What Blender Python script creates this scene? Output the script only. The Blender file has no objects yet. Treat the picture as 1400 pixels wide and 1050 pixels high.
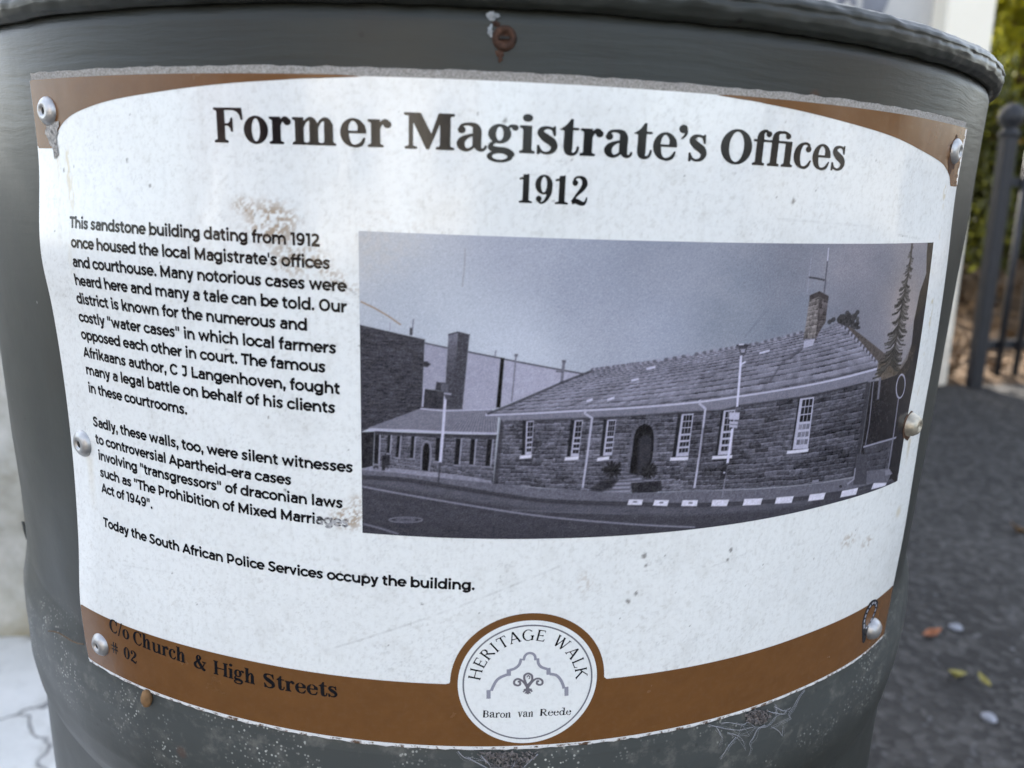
import bpy, math, random
import numpy as np
from mathutils import Matrix, Vector
R_ = math.radians
rng = np.random.default_rng(7)
random.seed(7)
scene = bpy.context.scene

# ---------------------------------------------------------------- camera, sky, sun, exposure
LEAN = Matrix.Rotation(R_(3.1), 4, 'Y')            # the drum stands a little out of plumb
cam_d = bpy.data.cameras.new("camera")
cam = bpy.data.objects.new("camera", cam_d)
scene.collection.objects.link(cam)
cf = Vector((0.0407461, 0.9679492, -0.2478186)); cr = Vector((0.9987789, -0.0325224, 0.0371899)); cu = Vector((-0.0279383, 0.2490314, 0.9680924))
rot = Matrix((cr, cu, -cf)).transposed().to_4x4()
cam.matrix_world = LEAN @ (Matrix.Translation((0, -0.534152, 0.823884)) @ rot)
cam_d.sensor_width = 36; cam_d.lens = 36 * 1032.09 / 1400
cam_d.clip_start = 0.01; cam_d.clip_end = 2000
cam_d.dof.use_dof = True; cam_d.dof.focus_distance = 0.305; cam_d.dof.aperture_fstop = 9.0
scene.camera = cam

SUN_EL, SUN_AZ = R_(34), R_(-16)                   # azimuth measured from +Y towards +X
w = bpy.data.worlds.new("World"); scene.world = w; w.use_nodes = True
nt = w.node_tree
sky = nt.nodes.new("ShaderNodeTexSky"); sky.sky_type = 'NISHITA'; sky.sun_disc = False
sky.sun_elevation = SUN_EL; sky.sun_rotation = SUN_AZ
sky.air_density = 1.0; sky.dust_density = 2.5; sky.ozone_density = 1.0
bg = nt.nodes["Background"]; bg.inputs[1].default_value = 0.15
hs = nt.nodes.new("ShaderNodeHueSaturation"); hs.inputs['Saturation'].default_value = 0.56   # a milky, hazy sky
nt.links.new(sky.outputs[0], hs.inputs['Color']); nt.links.new(hs.outputs[0], bg.inputs[0])
sd = bpy.data.lights.new("sun", 'SUN'); sd.energy = 3.2; sd.angle = R_(0.53); sd.color = (1, .94, .85)
so = bpy.data.objects.new("sun", sd); scene.collection.objects.link(so)
sdir = Vector((math.sin(SUN_AZ) * math.cos(SUN_EL), math.cos(SUN_AZ) * math.cos(SUN_EL), math.sin(SUN_EL)))
so.rotation_euler = sdir.to_track_quat('Z', 'Y').to_euler(); so.location = (0, 0, 8)
scene.view_settings.view_transform = 'Standard'; scene.view_settings.look = 'None'
scene.view_settings.gamma = 1; scene.view_settings.exposure = 2.17

# ---------------------------------------------------------------- helpers
def link(o): scene.collection.objects.link(o); return o
def tag(o, label=None, cat=None, group=None, kind=None):
    if label: o['label'] = label
    if cat: o['category'] = cat
    if group: o['group'] = group
    if kind: o['kind'] = kind
    return o
def thing(name, label, cat, mat=None, group=None):
    o = link(bpy.data.objects.new(name, None)); o.empty_display_size = .05
    if mat is not None: o.matrix_world = mat
    return tag(o, label, cat, group)
def mesh(name, verts, faces, mat=None, parent=None, smooth=False, uv=None, col=None):
    """verts (n,3) array, faces list of tuples or an (m,4) array -> one mesh object"""
    me = bpy.data.meshes.new(name)
    verts = np.asarray(verts, np.float32)
    if isinstance(faces, np.ndarray):
        m, k = faces.shape
        me.vertices.add(len(verts)); me.vertices.foreach_set("co", verts.ravel())
        me.loops.add(m * k); me.loops.foreach_set("vertex_index", faces.ravel().astype(np.int32))
        me.polygons.add(m)
        me.polygons.foreach_set("loop_start", (np.arange(m) * k).astype(np.int32))
        me.polygons.foreach_set("loop_total", np.full(m, k, np.int32))
        me.update(calc_edges=True)
    else:
        me.from_pydata(verts.tolist(), [], faces)
    if smooth: me.polygons.foreach_set("use_smooth", np.ones(len(me.polygons), bool))
    if uv is not None:
        li = np.empty(len(me.loops), np.int32); me.loops.foreach_get("vertex_index", li)
        l = me.uv_layers.new(name="surface"); l.data.foreach_set("uv", np.asarray(uv, np.float32)[li].ravel())
    if col is not None:
        a = me.color_attributes.new("print", 'FLOAT_COLOR', 'POINT')
        c = np.ones((len(verts), 4), np.float32); c[:, :3] = col
        a.data.foreach_set("color", c.ravel())
    me.validate()
    o = link(bpy.data.objects.new(name, me))
    if mat: me.materials.append(mat)
    if parent: o.parent = parent
    return o
class MB:
    def __init__(s): s.v = []; s.f = []
    def add(s, v, f):
        b = len(s.v); s.v += [tuple(p) for p in v]; s.f += [tuple(i + b for i in q) for q in f]
    def box(s, x0, x1, y0, y1, z0, z1, bev=0.0):
        if bev <= 0:
            v = [(x, y, z) for z in (z0, z1) for y in (y0, y1) for x in (x0, x1)]
            s.add(v, [(0, 2, 3, 1), (4, 5, 7, 6), (0, 1, 5, 4), (2, 6, 7, 3), (0, 4, 6, 2), (1, 3, 7, 5)]); return
        b = bev
        def ring(z, d):
            return [(x0 + d + b, y0 + d, z), (x1 - d - b, y0 + d, z), (x1 - d, y0 + d + b, z), (x1 - d, y1 - d - b, z),
                    (x1 - d - b, y1 - d, z), (x0 + d + b, y1 - d, z), (x0 + d, y1 - d - b, z), (x0 + d, y0 + d + b, z)]
        v = ring(z0, b) + ring(z0 + b, 0) + ring(z1 - b, 0) + ring(z1, b)
        f = [tuple(range(7, -1, -1)), tuple(range(24, 32))]
        for k in range(3):
            for i in range(8): j = (i + 1) % 8; f.append((k * 8 + i, k * 8 + j, k * 8 + 8 + j, k * 8 + 8 + i))
        s.add(v, f)
    def lathe(s, prof, n=24, c=(0, 0, 0), mat=None):
        v = []; f = []; m = len(prof)
        for i in range(n):
            a = 2 * math.pi * i / n
            for r, z in prof: v.append(Vector((c[0] + r * math.cos(a), c[1] + r * math.sin(a), c[2] + z)))
        if mat is not None: v = [mat @ p for p in v]
        for i in range(n):
            j = (i + 1) % n
            for k in range(m - 1): f.append((i * m + k, j * m + k, j * m + k + 1, i * m + k + 1))
        s.add(v, f)
    def tube(s, pts, rad, n=6):
        pts = [Vector(p) for p in pts]
        rad = rad if hasattr(rad, '__len__') else [rad] * len(pts)
        v = []; f = []
        for i, p in enumerate(pts):
            d = (pts[min(i + 1, len(pts) - 1)] - pts[max(i - 1, 0)]).normalized()
            a = d.orthogonal().normalized(); b = d.cross(a)
            for k in range(n):
                t = 2 * math.pi * k / n; v.append(p + rad[i] * (math.cos(t) * a + math.sin(t) * b))
        for i in range(len(pts) - 1):
            for k in range(n): f.append((i * n + k, i * n + (k + 1) % n, i * n + n + (k + 1) % n, i * n + n + k))
        f.append(tuple(range(n - 1, -1, -1))); f.append(tuple((len(pts) - 1) * n + k for k in range(n)))
        s.add(v, f)
    def build(s, name, mat, parent=None, smooth=False): return mesh(name, s.v, s.f, mat, parent, smooth)

def vnoise(x, y, seed=0):
    """smooth value noise, -1..1"""
    x = np.asarray(x, float); y = np.asarray(y, float)
    xi = np.floor(x).astype(np.int64); yi = np.floor(y).astype(np.int64); fx = x - xi; fy = y - yi
    fx = fx * fx * (3 - 2 * fx); fy = fy * fy * (3 - 2 * fy)
    def h(a, b):
        n = (a * 374761393 + b * 668265263 + seed * 1442695041) & 0xffffffff
        n = ((n ^ (n >> 13)) * 1274126177) & 0xffffffff
        n = (n ^ (n >> 16)) & 0xffff
        return n / 32767.5 - 1
    return (h(xi, yi) * (1 - fx) + h(xi + 1, yi) * fx) * (1 - fy) + (h(xi, yi + 1) * (1 - fx) + h(xi + 1, yi + 1) * fx) * fy
def fbm(x, y, seed=0, n=4):
    t = 0; a = .5
    for k in range(n): t = t + a * vnoise(x * 2 ** k, y * 2 ** k, seed + k * 17); a *= .5
    return t
def sstep(a, b, x):
    t = np.clip((x - a) / (b - a), 0, 1); return t * t * (3 - 2 * t)
def lin(c):
    c = np.asarray(c, float) / 255.0
    return np.where(c <= .04045, c / 12.92, ((c + .055) / 1.055) ** 2.4)

# ---------------------------------------------------------------- materials
class NT:
    def __init__(s, name):
        s.m = bpy.data.materials.new(name); s.m.use_nodes = True; s.t = s.m.node_tree
        s.b = s.t.nodes["Principled BSDF"]
    def n(s, typ, **kw):
        o = s.t.nodes.new("ShaderNode" + typ)
        for k, v in kw.items():
            if k.startswith('i_'):
                key = k[2:]; key = int(key) if key.isdigit() else key.replace('_', ' ')
                if isinstance(v, bpy.types.NodeSocket): s.t.links.new(v, o.inputs[key])
                else: o.inputs[key].default_value = v
            else: setattr(o, k, v)
        return o
    def set(s, key, v):
        if isinstance(v, bpy.types.NodeSocket): s.t.links.new(v, s.b.inputs[key])
        else: s.b.inputs[key].default_value = v
    def coord(s, kind='Object', scale=(1, 1, 1)):
        c = s.n('TexCoord'); m = s.n('Mapping', i_Scale=scale); s.t.links.new(c.outputs[kind], m.inputs[0]); return m.outputs[0]
    def noise(s, vec, scale, detail=4, rough=.6):
        return s.n('TexNoise', i_Vector=vec, i_Scale=scale, i_Detail=detail, i_Roughness=rough).outputs[0]
    def ramp(s, fac, stops):
        r = s.n('ValToRGB', i_0=fac); e = r.color_ramp.elements
        while len(e) < len(stops): e.new(.5)
        for k, (p, c) in enumerate(stops):
            e[k].position = p; e[k].color = (c, c, c, 1) if not hasattr(c, '__len__') else tuple(c) + (1,)
        return r.outputs[0]
    def mix(s, fac, a, b, mode='MIX'):
        o = s.n('Mix', data_type='RGBA', blend_type=mode)
        for k, v in ((0, fac), (6, a), (7, b)):
            if isinstance(v, bpy.types.NodeSocket): s.t.links.new(v, o.inputs[k])
            else: o.inputs[k].default_value = v if k == 0 else tuple(v) + (1,)
        return o.outputs[2]
    def math(s, op, a, b=0.0, c=None):
        o = s.n('Math', operation=op)
        for k, v in enumerate((a, b) if c is None else (a, b, c)):
            if isinstance(v, bpy.types.NodeSocket): s.t.links.new(v, o.inputs[k])
            else: o.inputs[k].default_value = v
        return o.outputs[0]
    def bump(s, h, strength, dist, nrm=None):
        o = s.n('Bump', i_Height=h, i_Strength=strength, i_Distance=dist)
        if nrm is not None: s.t.links.new(nrm, o.inputs['Normal'])
        return o.outputs[0]
def simple(name, col, rough=.6, metal=0, var=.15, scale=20, bump=0, bdist=.002, spec=.5):
    q = NT(name); c = q.coord()
    n = q.noise(c, scale, 5)
    col = np.array(col)
    q.set('Base Color', q.mix(q.ramp(n, [(.3, 0.), (.7, 1.)]), col * (1 - var), np.minimum(col * (1 + var), 1)))
    q.set('Roughness', rough); q.set('Metallic', metal); q.set('Specular IOR Level', spec)
    if bump: q.set('Normal', q.bump(q.noise(c, scale * 3, 6), bump, bdist))
    return q.m

# asphalt: dark binder, pale stone chips, worn blotches
q = NT("asphalt"); c = q.coord()
big = q.noise(c, 1.6, 4); vor = q.n('TexVoronoi', i_Vector=c, i_Scale=62.0)
chip = q.n('TexVoronoi', i_Vector=c, i_Scale=140.0)
base = q.mix(q.ramp(big, [(.35, 0.), (.68, 1.)]), (.0135, .0125, .0120), (.031, .029, .027))
base = q.mix(q.ramp(vor.outputs['Color'], [(.40, 0.), (1., .75)]), base, (.088, .084, .080))
base = q.mix(q.ramp(chip.outputs['Color'], [(.84, 0.), (1., .8)]), base, (.15, .15, .155))
q.set('Base Color', base); q.set('Roughness', .85)
q.set('Normal', q.bump(vor.outputs['Distance'], .9, .006, q.bump(q.noise(c, 260, 3), .5, .002)))
M_ASPH = q.m

# drum paint: grey, brushed on, chipped
def drum_paint(name, specks):
    q = NT(name)
    uvn = q.n('UVMap').outputs[0]
    mp = q.n('Mapping', i_Vector=uvn, i_Scale=(1, 1, 1)).outputs[0]
    st = q.n('Mapping', i_Vector=uvn, i_Scale=(22, 260, 1), i_Rotation=(0, 0, .06)).outputs[0]
    wob = q.noise(mp, 9, 3)
    stw = q.n('VectorMath', operation='ADD', i_0=st)
    wv = q.n('CombineXYZ'); q.t.links.new(q.math('MULTIPLY', wob, 3.2), wv.inputs[1]); q.t.links.new(wv.outputs[0], stw.inputs[1])
    brush = q.noise(stw.outputs[0], 1.0, 5, .62)
    blot = q.noise(mp, 11, 5)
    base = q.mix(q.ramp(blot, [(.35, 0.), (.7, 1.)]), (.027, .030, .0265), (.037, .0405, .036))
    zone = q.math('MULTIPLY', q.ramp(q.noise(mp, 5.5, 3), [(.38, .4), (.60, 1.)]), q.n('MapRange', i_0=q.n('SeparateXYZ', i_0=uvn).outputs[1], i_1=.045, i_2=.078, i_3=.16, i_4=1.0).outputs[0])
    base = q.mix(q.math('MULTIPLY', zone, q.ramp(brush, [(.35, .3), (.6, 0.)])), base, (.014, .016, .016))
    # greasy smudges
    sm = q.noise(q.n('Mapping', i_Vector=uvn, i_Scale=(60, 18, 1)).outputs[0], 1.0, 5, .6)
    base = q.mix(q.ramp(sm, [(.56, 0.), (.76, .5)]), base, (.03, .027, .022))
    # small dark chips and pin-holes
    vo = q.n('TexVoronoi', i_Vector=mp, i_Scale=85.0, i_Randomness=1.0)
    ch = q.math('MULTIPLY', q.ramp(vo.outputs['Distance'], [(.05, 1.), (.10, 0.)]), q.ramp(q.noise(mp, 14, 3), [(.52, 0.), (.56, 1.)]))
    rs_ = q.n('TexVoronoi', i_Vector=mp, i_Scale=38.0); rsm = q.math('MULTIPLY', q.ramp(rs_.outputs['Distance'], [(.06, 1.), (.13, 0.)]), q.ramp(rs_.outputs['Color'], [(.80, 0.), (.82, .8)]))
    base = q.mix(rsm, base, (.07, .028, .012))
    dstm = q.n('TexVoronoi', i_Vector=mp, i_Scale=150.0); base = q.mix(q.math('MULTIPLY', q.ramp(dstm.outputs['Distance'], [(.05, .7), (.12, 0.)]), q.ramp(dstm.outputs['Color'], [(.86, 0.), (.88, 1.)])), base, (.30, .30, .28))
    base = q.mix(ch, base, (.012, .010, .009))
    if specks:
        sep = q.n('SeparateXYZ', i_0=uvn)
        band = q.math('MULTIPLY', q.ramp(q.math('MULTIPLY_ADD', sep.outputs[1], 1/.30, .18/.30 + .5 - .0), [(.0, 0.), (.001, 0.)]), 1.0)
        # dust, lime specks and painted-in sky light gather on the hoop just below the sign
        d = q.math('ABSOLUTE', q.math('ADD', sep.outputs[1], .176))
        band = q.n('MapRange', i_0=d, i_1=.004, i_2=.034, i_3=1.0, i_4=0.0, interpolation_type='SMOOTHSTEP').outputs[0]
        clus = q.ramp(q.noise(mp, 26, 4), [(.47, 0.), (.62, 1.)])
        v2 = q.n('TexVoronoi', i_Vector=mp, i_Scale=620.0); v3 = q.n('TexVoronoi', i_Vector=mp, i_Scale=330.0)
        big_only = q.ramp(v3.outputs['Color'], [(.72, 0.), (.74, 1.)])
        s1 = q.math('MULTIPLY', q.ramp(v2.outputs['Distance'], [(.20, 1.), (.36, 0.)]), q.ramp(v2.outputs['Color'], [(.45, 0.), (.5, 1.)]))
        s2 = q.math('MULTIPLY', q.ramp(v3.outputs['Distance'], [(.12, 1.), (.22, 0.)]), big_only)
        sp = q.math('MULTIPLY', q.math('MAXIMUM', s1, s2), q.math('MULTIPLY', band, clus))
        base = q.mix(q.math('MULTIPLY', band, .30), base, (.13, .14, .14))  # even lightening of the hoop, painted for the sky light it catches
        base = q.mix(sp, base, (.55, .55, .50))
        dustm = q.math('MULTIPLY', band, q.ramp(q.noise(mp, 90, 6, .7), [(.52, 0.), (.75, .5)]))
        base = q.mix(dustm, base, (.26, .25, .22))
    q.set('Base Color', base)
    q.set('Roughness', q.ramp(blot, [(.3, .30), (.7, .46)])); q.set('Specular IOR Level', .27)
    q.set('Normal', q.bump(q.math('MULTIPLY', brush, zone), .5, .0008, q.bump(q.noise(mp, 240, 4), .12, .0004)))
    return q.m
M_DRUM = drum_paint("drum_paint", True)
M_RIM = drum_paint("rim_paint", False)

def vinyl(name, colour_node=True, col=(.8, .8, .8), rough=.2, grit=1.0, spec=.4):
    q = NT(name); uvn = q.n('UVMap').outputs[0]
    if colour_node: base = q.n('VertexColor', layer_name="print").outputs[0]
    else: base = q.n('RGB').outputs[0]; base.default_value = tuple(col) + (1,)
    n1 = q.noise(uvn, 420, 6, .7); n2 = q.noise(q.n('Mapping', i_Vector=uvn, i_Scale=(1, .25, 1)).outputs[0], 900, 4, .7)
    base = q.mix(q.ramp(n1, [(.30, .20 * grit), (.52, 0.)]), base, (.36, .35, .33))
    base = q.mix(q.ramp(n2, [(.28, .16 * grit), (.42, 0.)]), base, (.30, .29, .28))
    q.set('Base Color', base); q.set('Specular IOR Level', spec)
    q.set('Roughness', q.ramp(q.noise(uvn, 45, 5), [(.3, rough * .7), (.7, rough * 1.4)]))
    q.set('Normal', q.bump(q.noise(q.n('Mapping', i_Vector=uvn, i_Scale=(1.6, .35, 1)).outputs[0], 30, 4), .18, .0012, q.bump(q.noise(uvn, 1400, 2), .08, .0001)))
    return q.m
M_FACE = vinyl("white_vinyl", rough=.12, spec=.5)
M_PHOTO = vinyl("printed_photo", rough=.17, grit=.25, spec=.25)
M_BROWN = vinyl("brown_vinyl", rough=.2, grit=.12, spec=.3)
M_INK = vinyl("black_ink", rough=.15, grit=.06, spec=.36)
q = NT("board_edge"); c = q.coord()
q.set('Base Color', q.mix(q.ramp(q.noise(c, 1500, 4, .7), [(.28, 0.), (.66, 1.)]), (.12, .10, .08), (.40, .375, .335))); q.set('Roughness', .95)
q.set('Normal', q.bump(q.noise(c, 1500, 3), .6, .0006)); M_EDGE = q.m
q = NT("chipped_white_edge"); c = q.coord()
q.set('Base Color', q.mix(q.ramp(q.noise(c, 260, 6, .7), [(.40, 0.), (.5, 1.)]), (.10, .055, .03), (.74, .74, .74))); q.set('Roughness', .6); M_CHIP = q.m
M_STEEL = simple("rivet_aluminium", (.44, .44, .44), .42, .8, .2, 220, .25, .0006)
M_STEELR = simple("tarnished_rivet", (.46, .42, .34), .42, .7, .3, 260, .3, .0006)
M_HOLE = simple("dark_hole", (.02, .018, .016), .9)
M_RUST = simple("rust", (.060, .028, .016), .9, 0, .8, 420, .8, .001)
M_HALO = simple("rivet_gap", (.07, .035, .018), .9, 0, .6, 300)
M_WEB = simple("cobweb_silk", (.40, .40, .43), .8, 0, .05)
M_DUST = simple("dust_clump", (.17, .15, .14), 1, 0, .6, 700, .8, .001)
M_COCOON = simple("brown_cocoon", (.20, .11, .045), .75, 0, .35, 200, .5, .0008)
M_FLAKE = simple("paint_flake", (.10, .105, .10), .6, 0, .2, 60)
M_WHITECHIP = simple("white_chip", (.27, .29, .30), .7, 0, .3, 400)

# plaster, concrete and the rest of the street
q = NT("painted_concrete_wall"); c = q.coord()
base = q.mix(q.ramp(q.noise(c, 3.5, 6), [(.3, 0.), (.7, 1.)]), (.44, .435, .42), (.56, .55, .53))
base = q.mix(q.ramp(q.noise(q.n('Mapping', i_Vector=c, i_Scale=(9, 9, .8)).outputs[0], 1, 5), [(.5, 0.), (.75, .35)]), base, (.30, .30, .30))
q.set('Base Color', base); q.set('Roughness', .9); q.set('Normal', q.bump(q.noise(c, 60, 5), .4, .004)); M_WALL = q.m
q = NT("cream_plaster"); c = q.coord()
base = q.mix(q.ramp(q.noise(c, 6, 6), [(.3, 0.), (.7, 1.)]), (.90, .84, .70), (.94, .89, .77))
z = q.n('SeparateXYZ', i_0=c).outputs[2]
grime = q.math('MULTIPLY', q.n('MapRange', i_0=z, i_1=.75, i_2=.0, i_3=0., i_4=1.).outputs[0], q.ramp(q.noise(c, 7, 6), [(.3, .25), (.65, .9)]))
q.set('Base Color', q.mix(grime, base, (.50, .44, .36))); q.set('Roughness', .85); q.set('Normal', q.bump(q.noise(c, 50, 5), .3, .004)); M_CREAM = q.m
q = NT("whitewash_cracked"); c = q.coord()
wc = q.n('VectorMath', operation='ADD', i_0=c); wn = q.n('TexNoise', i_Vector=c, i_Scale=6.0, i_Detail=4.0)
wm = q.n('VectorMath', operation='MULTIPLY', i_0=wn.outputs['Color'], i_1=(.16, .16, .16)); q.t.links.new(wm.outputs[0], wc.inputs[1])
cr_ = q.n('TexVoronoi', feature='DISTANCE_TO_EDGE', i_Vector=wc.outputs[0], i_Scale=5.2)
crack = q.math('MULTIPLY', q.ramp(cr_.outputs[0], [(.003, 1.), (.018, 0.)]), q.ramp(q.noise(c, 9, 4), [(.32, 0.), (.5, 1.)]))
base = q.mix(q.ramp(q.noise(c, 8, 6), [(.32, 0.), (.68, 1.)]), (.64, .635, .60), (.78, .77, .74))
base = q.mix(q.ramp(q.noise(c, 14, 6, .7), [(.52, 0.), (.74, .6)]), base, (.36, .34, .29))
q.set('Base Color', q.mix(crack, base, (.20, .195, .195))); q.set('Roughness', .85)
q.set('Normal', q.bump(q.math('SUBTRACT', q.noise(c, 25, 6), crack), .5, .006)); M_WHITEWASH = q.m
q = NT("stained_stucco"); c = q.coord()
base = q.mix(q.ramp(q.noise(c, 6, 6, .7), [(.35, 0.), (.65, 1.)]), (.26, .25, .20), (.56, .55, .51))
base = q.mix(q.ramp(q.noise(c, 19, 5), [(.55, 0.), (.72, .6)]), base, (.62, .62, .60))
base = q.mix(q.math('MULTIPLY', q.n('MapRange', i_0=q.n('SeparateXYZ', i_0=c).outputs[2], i_1=.16, i_2=.03, i_3=0., i_4=.8).outputs[0], q.ramp(q.noise(c, 11, 5), [(.35, .3), (.6, 1.)])), base, (.30, .26, .16))
q.set('Base Color', base); q.set('Roughness', .95); q.set('Normal', q.bump(q.noise(c, 30, 6), .8, .01)); M_STUCCO = q.m
M_IRON = simple("dark_ironwork", (.014, .015, .019), .55, 0, .3, 30, .2, .002)
M_EARTH = simple("dry_earth", (.13, .085, .05), 1, 0, .55, 18, .9, .02)
M_BARK = simple("bark", (.10, .07, .045), .95, 0, .5, 25, .9, .01)
M_GRAFF = simple("grey_paint_mark", (.20, .21, .24), .9, 0, .3, 12)
M_JOINT = simple("dark_joint", (.12, .12, .12), .95)
M_TILE = simple("roof_sheet", (.16, .07, .05), .7, 0, .3, 4)
M_CREAMHOUSE = simple("cream_render", (.60, .53, .42), .9, 0, .15, 2)
M_BRICK = simple("brown_brick", (.10, .055, .035), .9, 0, .35, 6)
M_GLASS = simple("window_glass", (.03, .035, .04), .1, 0, .2, 3)
M_TRIM = simple("white_trim", (.72, .72, .70), .6, 0, .1, 5)
def leafmat(name, col, tr=.5):
    q = NT(name); c = q.coord(); col = np.array(col)
    q.set('Base Color', q.mix(q.ramp(q.noise(c, 7, 3), [(.35, 0.), (.65, 1.)]), col * .6, col * 1.5)); q.set('Roughness', .5)
    td = q.n('BsdfTranslucent'); td.inputs[0].default_value = tuple(np.minimum(col * np.array([2.2, 1.9, .9]), 1)) + (1,)
    mx = q.n('MixShader'); mx.inputs[0].default_value = tr
    out = q.t.nodes["Material Output"]
    q.t.links.new(q.b.outputs[0], mx.inputs[1]); q.t.links.new(td.outputs[0], mx.inputs[2]); q.t.links.new(mx.outputs[0], out.inputs[0])
    return q.m
M_LEAF1 = leafmat("olive_leaves", (.048, .058, .016)); M_LEAF2 = leafmat("yellow_green_leaves", (.17, .18, .02), .65); M_LEAF3 = leafmat("brown_green_leaves", (.07, .052, .024))
M_DRYL = simple("dry_orange_leaf", (.28, .11, .05), .7, 0, .3, 60); M_YELL = simple("yellow_leaf", (.24, .21, .05), .6, 0, .25, 60); M_TANL = simple("tan_leaf", (.15, .095, .05), .8, 0, .4, 60)
M_PEBBLE = simple("pale_stone_chip", (.24, .25, .28), .8, 0, .2, 90)

# ---------------------------------------------------------------- ground
g = MB(); g.add([(-400, -400, 0), (400, -400, 0), (400, 400, 0), (-400, 400, 0)], [(0, 1, 2, 3)])
tag(g.build("ground", M_ASPH), kind='structure')

# ---------------------------------------------------------------- the drum (own frame: z measured from the height of the sign's origin)
Z0 = .78; RS = .29                                  # RS: radius of the printed face
def lift(u, v):
    """how far the board stands off its mean radius (m): it is pinned by rivets and springs free between them"""
    def ci(x, xs, ys):
        k = np.clip(np.searchsorted(xs, x) - 1, 0, len(xs) - 2); xs, ys = np.array(xs), np.array(ys); x = np.clip(x, xs[0], xs[-1])
        m = np.gradient(ys, xs); h = xs[k + 1] - xs[k]; s = (x - xs[k]) / h
        return (2 * s ** 3 - 3 * s ** 2 + 1) * ys[k] + (s ** 3 - 2 * s ** 2 + s) * h * m[k] + (3 * s ** 2 - 2 * s ** 3) * ys[k + 1] + (s ** 3 - s ** 2) * h * m[k + 1]
    lv = ci(v, [-.165, -.150, -.135, -.105, -.060, -.035, -.005, .012, .05, .08], [.0012, .0020, .0022, .0, -.0016, -.0014, .0, .0016, -.0014, -.0012])
    rv = ci(v, [-.165, -.14, -.105, -.075, -.05, -.02, .02, .05, .08], [.0014, .0016, .0022, .0018, .0014, .0014, .0002, -.0014, -.0014])
    return lv * sstep(-.08, -.172, u) + rv * sstep(.14, .205, u)
def P(u, v, off=0.0):
    u = np.asarray(u, float); v = np.asarray(v, float)
    r = RS + lift(u, v) + off; t = u / RS
    return np.stack([r * np.sin(t), -r * np.cos(t), v + Z0 + 0 * t], -1)
RB = .2866
def body_profile():
    p = [(RB, -.78), (RB, -.72), (RB, -.60)]
    def hoop(zc):   # zc: top onset
        return [(RB - .0006, zc - .0735), (RB + .0004, zc - .0712), (RB + .0030, zc - .062), (RB + .0045, zc - .050), (RB + .0051, zc - .036), (RB + .0049, zc - .024), (RB + .0036, zc - .012), (RB + .0012, zc - .003), (RB, zc + .003)]
    p += hoop(-.44) + [(RB, -.40), (RB, -.30)] + hoop(-.155) + [(RB, -.10), (RB, -.05), (RB, 0.), (RB, .05), (RB, .085), (RB, .0935), (RB - .0012, .0975), (RB - .003, .100)]
    return p
def lathe_grid(prof, n, noise=None, M=4, closed=False):
    pr = np.array(prof); d = np.r_[0, np.cumsum(np.hypot(*np.diff(pr, axis=0).T))]
    t = np.unique(np.r_[d, np.linspace(0, d[-1], M)])
    r = np.interp(t, d, pr[:, 0]); z = np.interp(t, d, pr[:, 1])
    th = np.linspace(-math.pi, math.pi, n + 1)
    T, I = np.meshgrid(th, np.arange(len(t)), indexing='ij')
    rr = r[I]; zz = z[I].copy()
    if noise is not None:
        dr, dz = noise(T, t[I], zz); rr = rr + dr; zz = zz + dz
    V = np.stack([rr * np.sin(T), -rr * np.cos(T), zz + Z0], -1).reshape(-1, 3)
    m = len(t); i, k = np.meshgrid(np.arange(n), np.arange(m - 1), indexing='ij')
    a = (i * m + k).ravel(); F = np.stack([a, a + m, a + m + 1, a + 1], -1)
    return V, F, np.stack([(T * RS), zz if not closed else t[I] + .3], -1).reshape(-1, 2)
drum = thing("metal_drum", "grey painted steel drum carrying the heritage sign", "drum", LEAN)
def dents(T, t, z):
    k = np.sin(T) * 3.1; k2 = np.cos(T) * 3.1
    d = .0009 * fbm(k * 2 + 9, z * 14 + k2, 3, 3)
    d += -.0030 * np.exp(-((T + 1.10) / .05) ** 2 - ((z + .168) / .008) ** 2)     # knock on the hoop, left
    d += -.0022 * np.exp(-((T + 1.02) / .07) ** 2 - ((z + .190) / .014) ** 2)
    return d * sstep(.095, .05, z), 0
V, F, UV = lathe_grid(body_profile(), 400, dents, 300)
mesh("body", V, F, M_DRUM, drum, True, UV)
def rimnoise(T, t, z):
    a = T * 46; return .00065 * fbm(a, t * 260, 5, 4) + .0003 * vnoise(a * 3, t * 500, 8), .0006 * fbm(a * .7 + 40, t * 120, 6, 3)
rim_prof = [(RB - .0030, .0985), (RB - .0012, .0972), (RB + .0012, .0968), (RB + .0030, .0985), (RB + .0041, .1015), (RB + .0044, .1040), (RB + .0041, .1058), (RB + .0044, .1068), (RB + .0040, .1088), (RB + .0024, .1112), (RB - .0006, .1128), (RB - .0044, .1128), (RB - .0075, .1105), (RB - .0085, .1060), (RB - .0075, .0990)]
rim_prof = [(r, .0966 + (z - .0966) * .74) for r, z in rim_prof]
V, F, UV = lathe_grid(rim_prof, 720, rimnoise, 40, True)
mesh("rim", V, F, M_RIM, drum, True, UV)
V, F, UV = lathe_grid([(RB - .0080, .0990), (RB - .02, .0985), (.12, .0985), (.001, .0985)], 120, None, 12, True)
mesh("lid", V, F, M_RIM, drum, True, UV)
mat = lambda u, v, off=0: frame(u, v, off)
def frame(u, v, off=0.0, spin=0.0, r=None):
    p = Vector(P(u, v, off).tolist()) if r is None else Vector((r * math.sin(u / RS), -r * math.cos(u / RS), v + Z0))
    t = u / RS; n = Vector((math.sin(t), -math.cos(t), 0)); x = Vector((math.cos(t), math.sin(t), 0)); y = Vector((0, 0, 1))
    return Matrix((( x.x, y.x, n.x, p.x), (x.y, y.y, n.y, p.y), (x.z, y.z, n.z, p.z), (0, 0, 0, 1))) @ Matrix.Rotation(spin, 4, 'Z')
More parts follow.
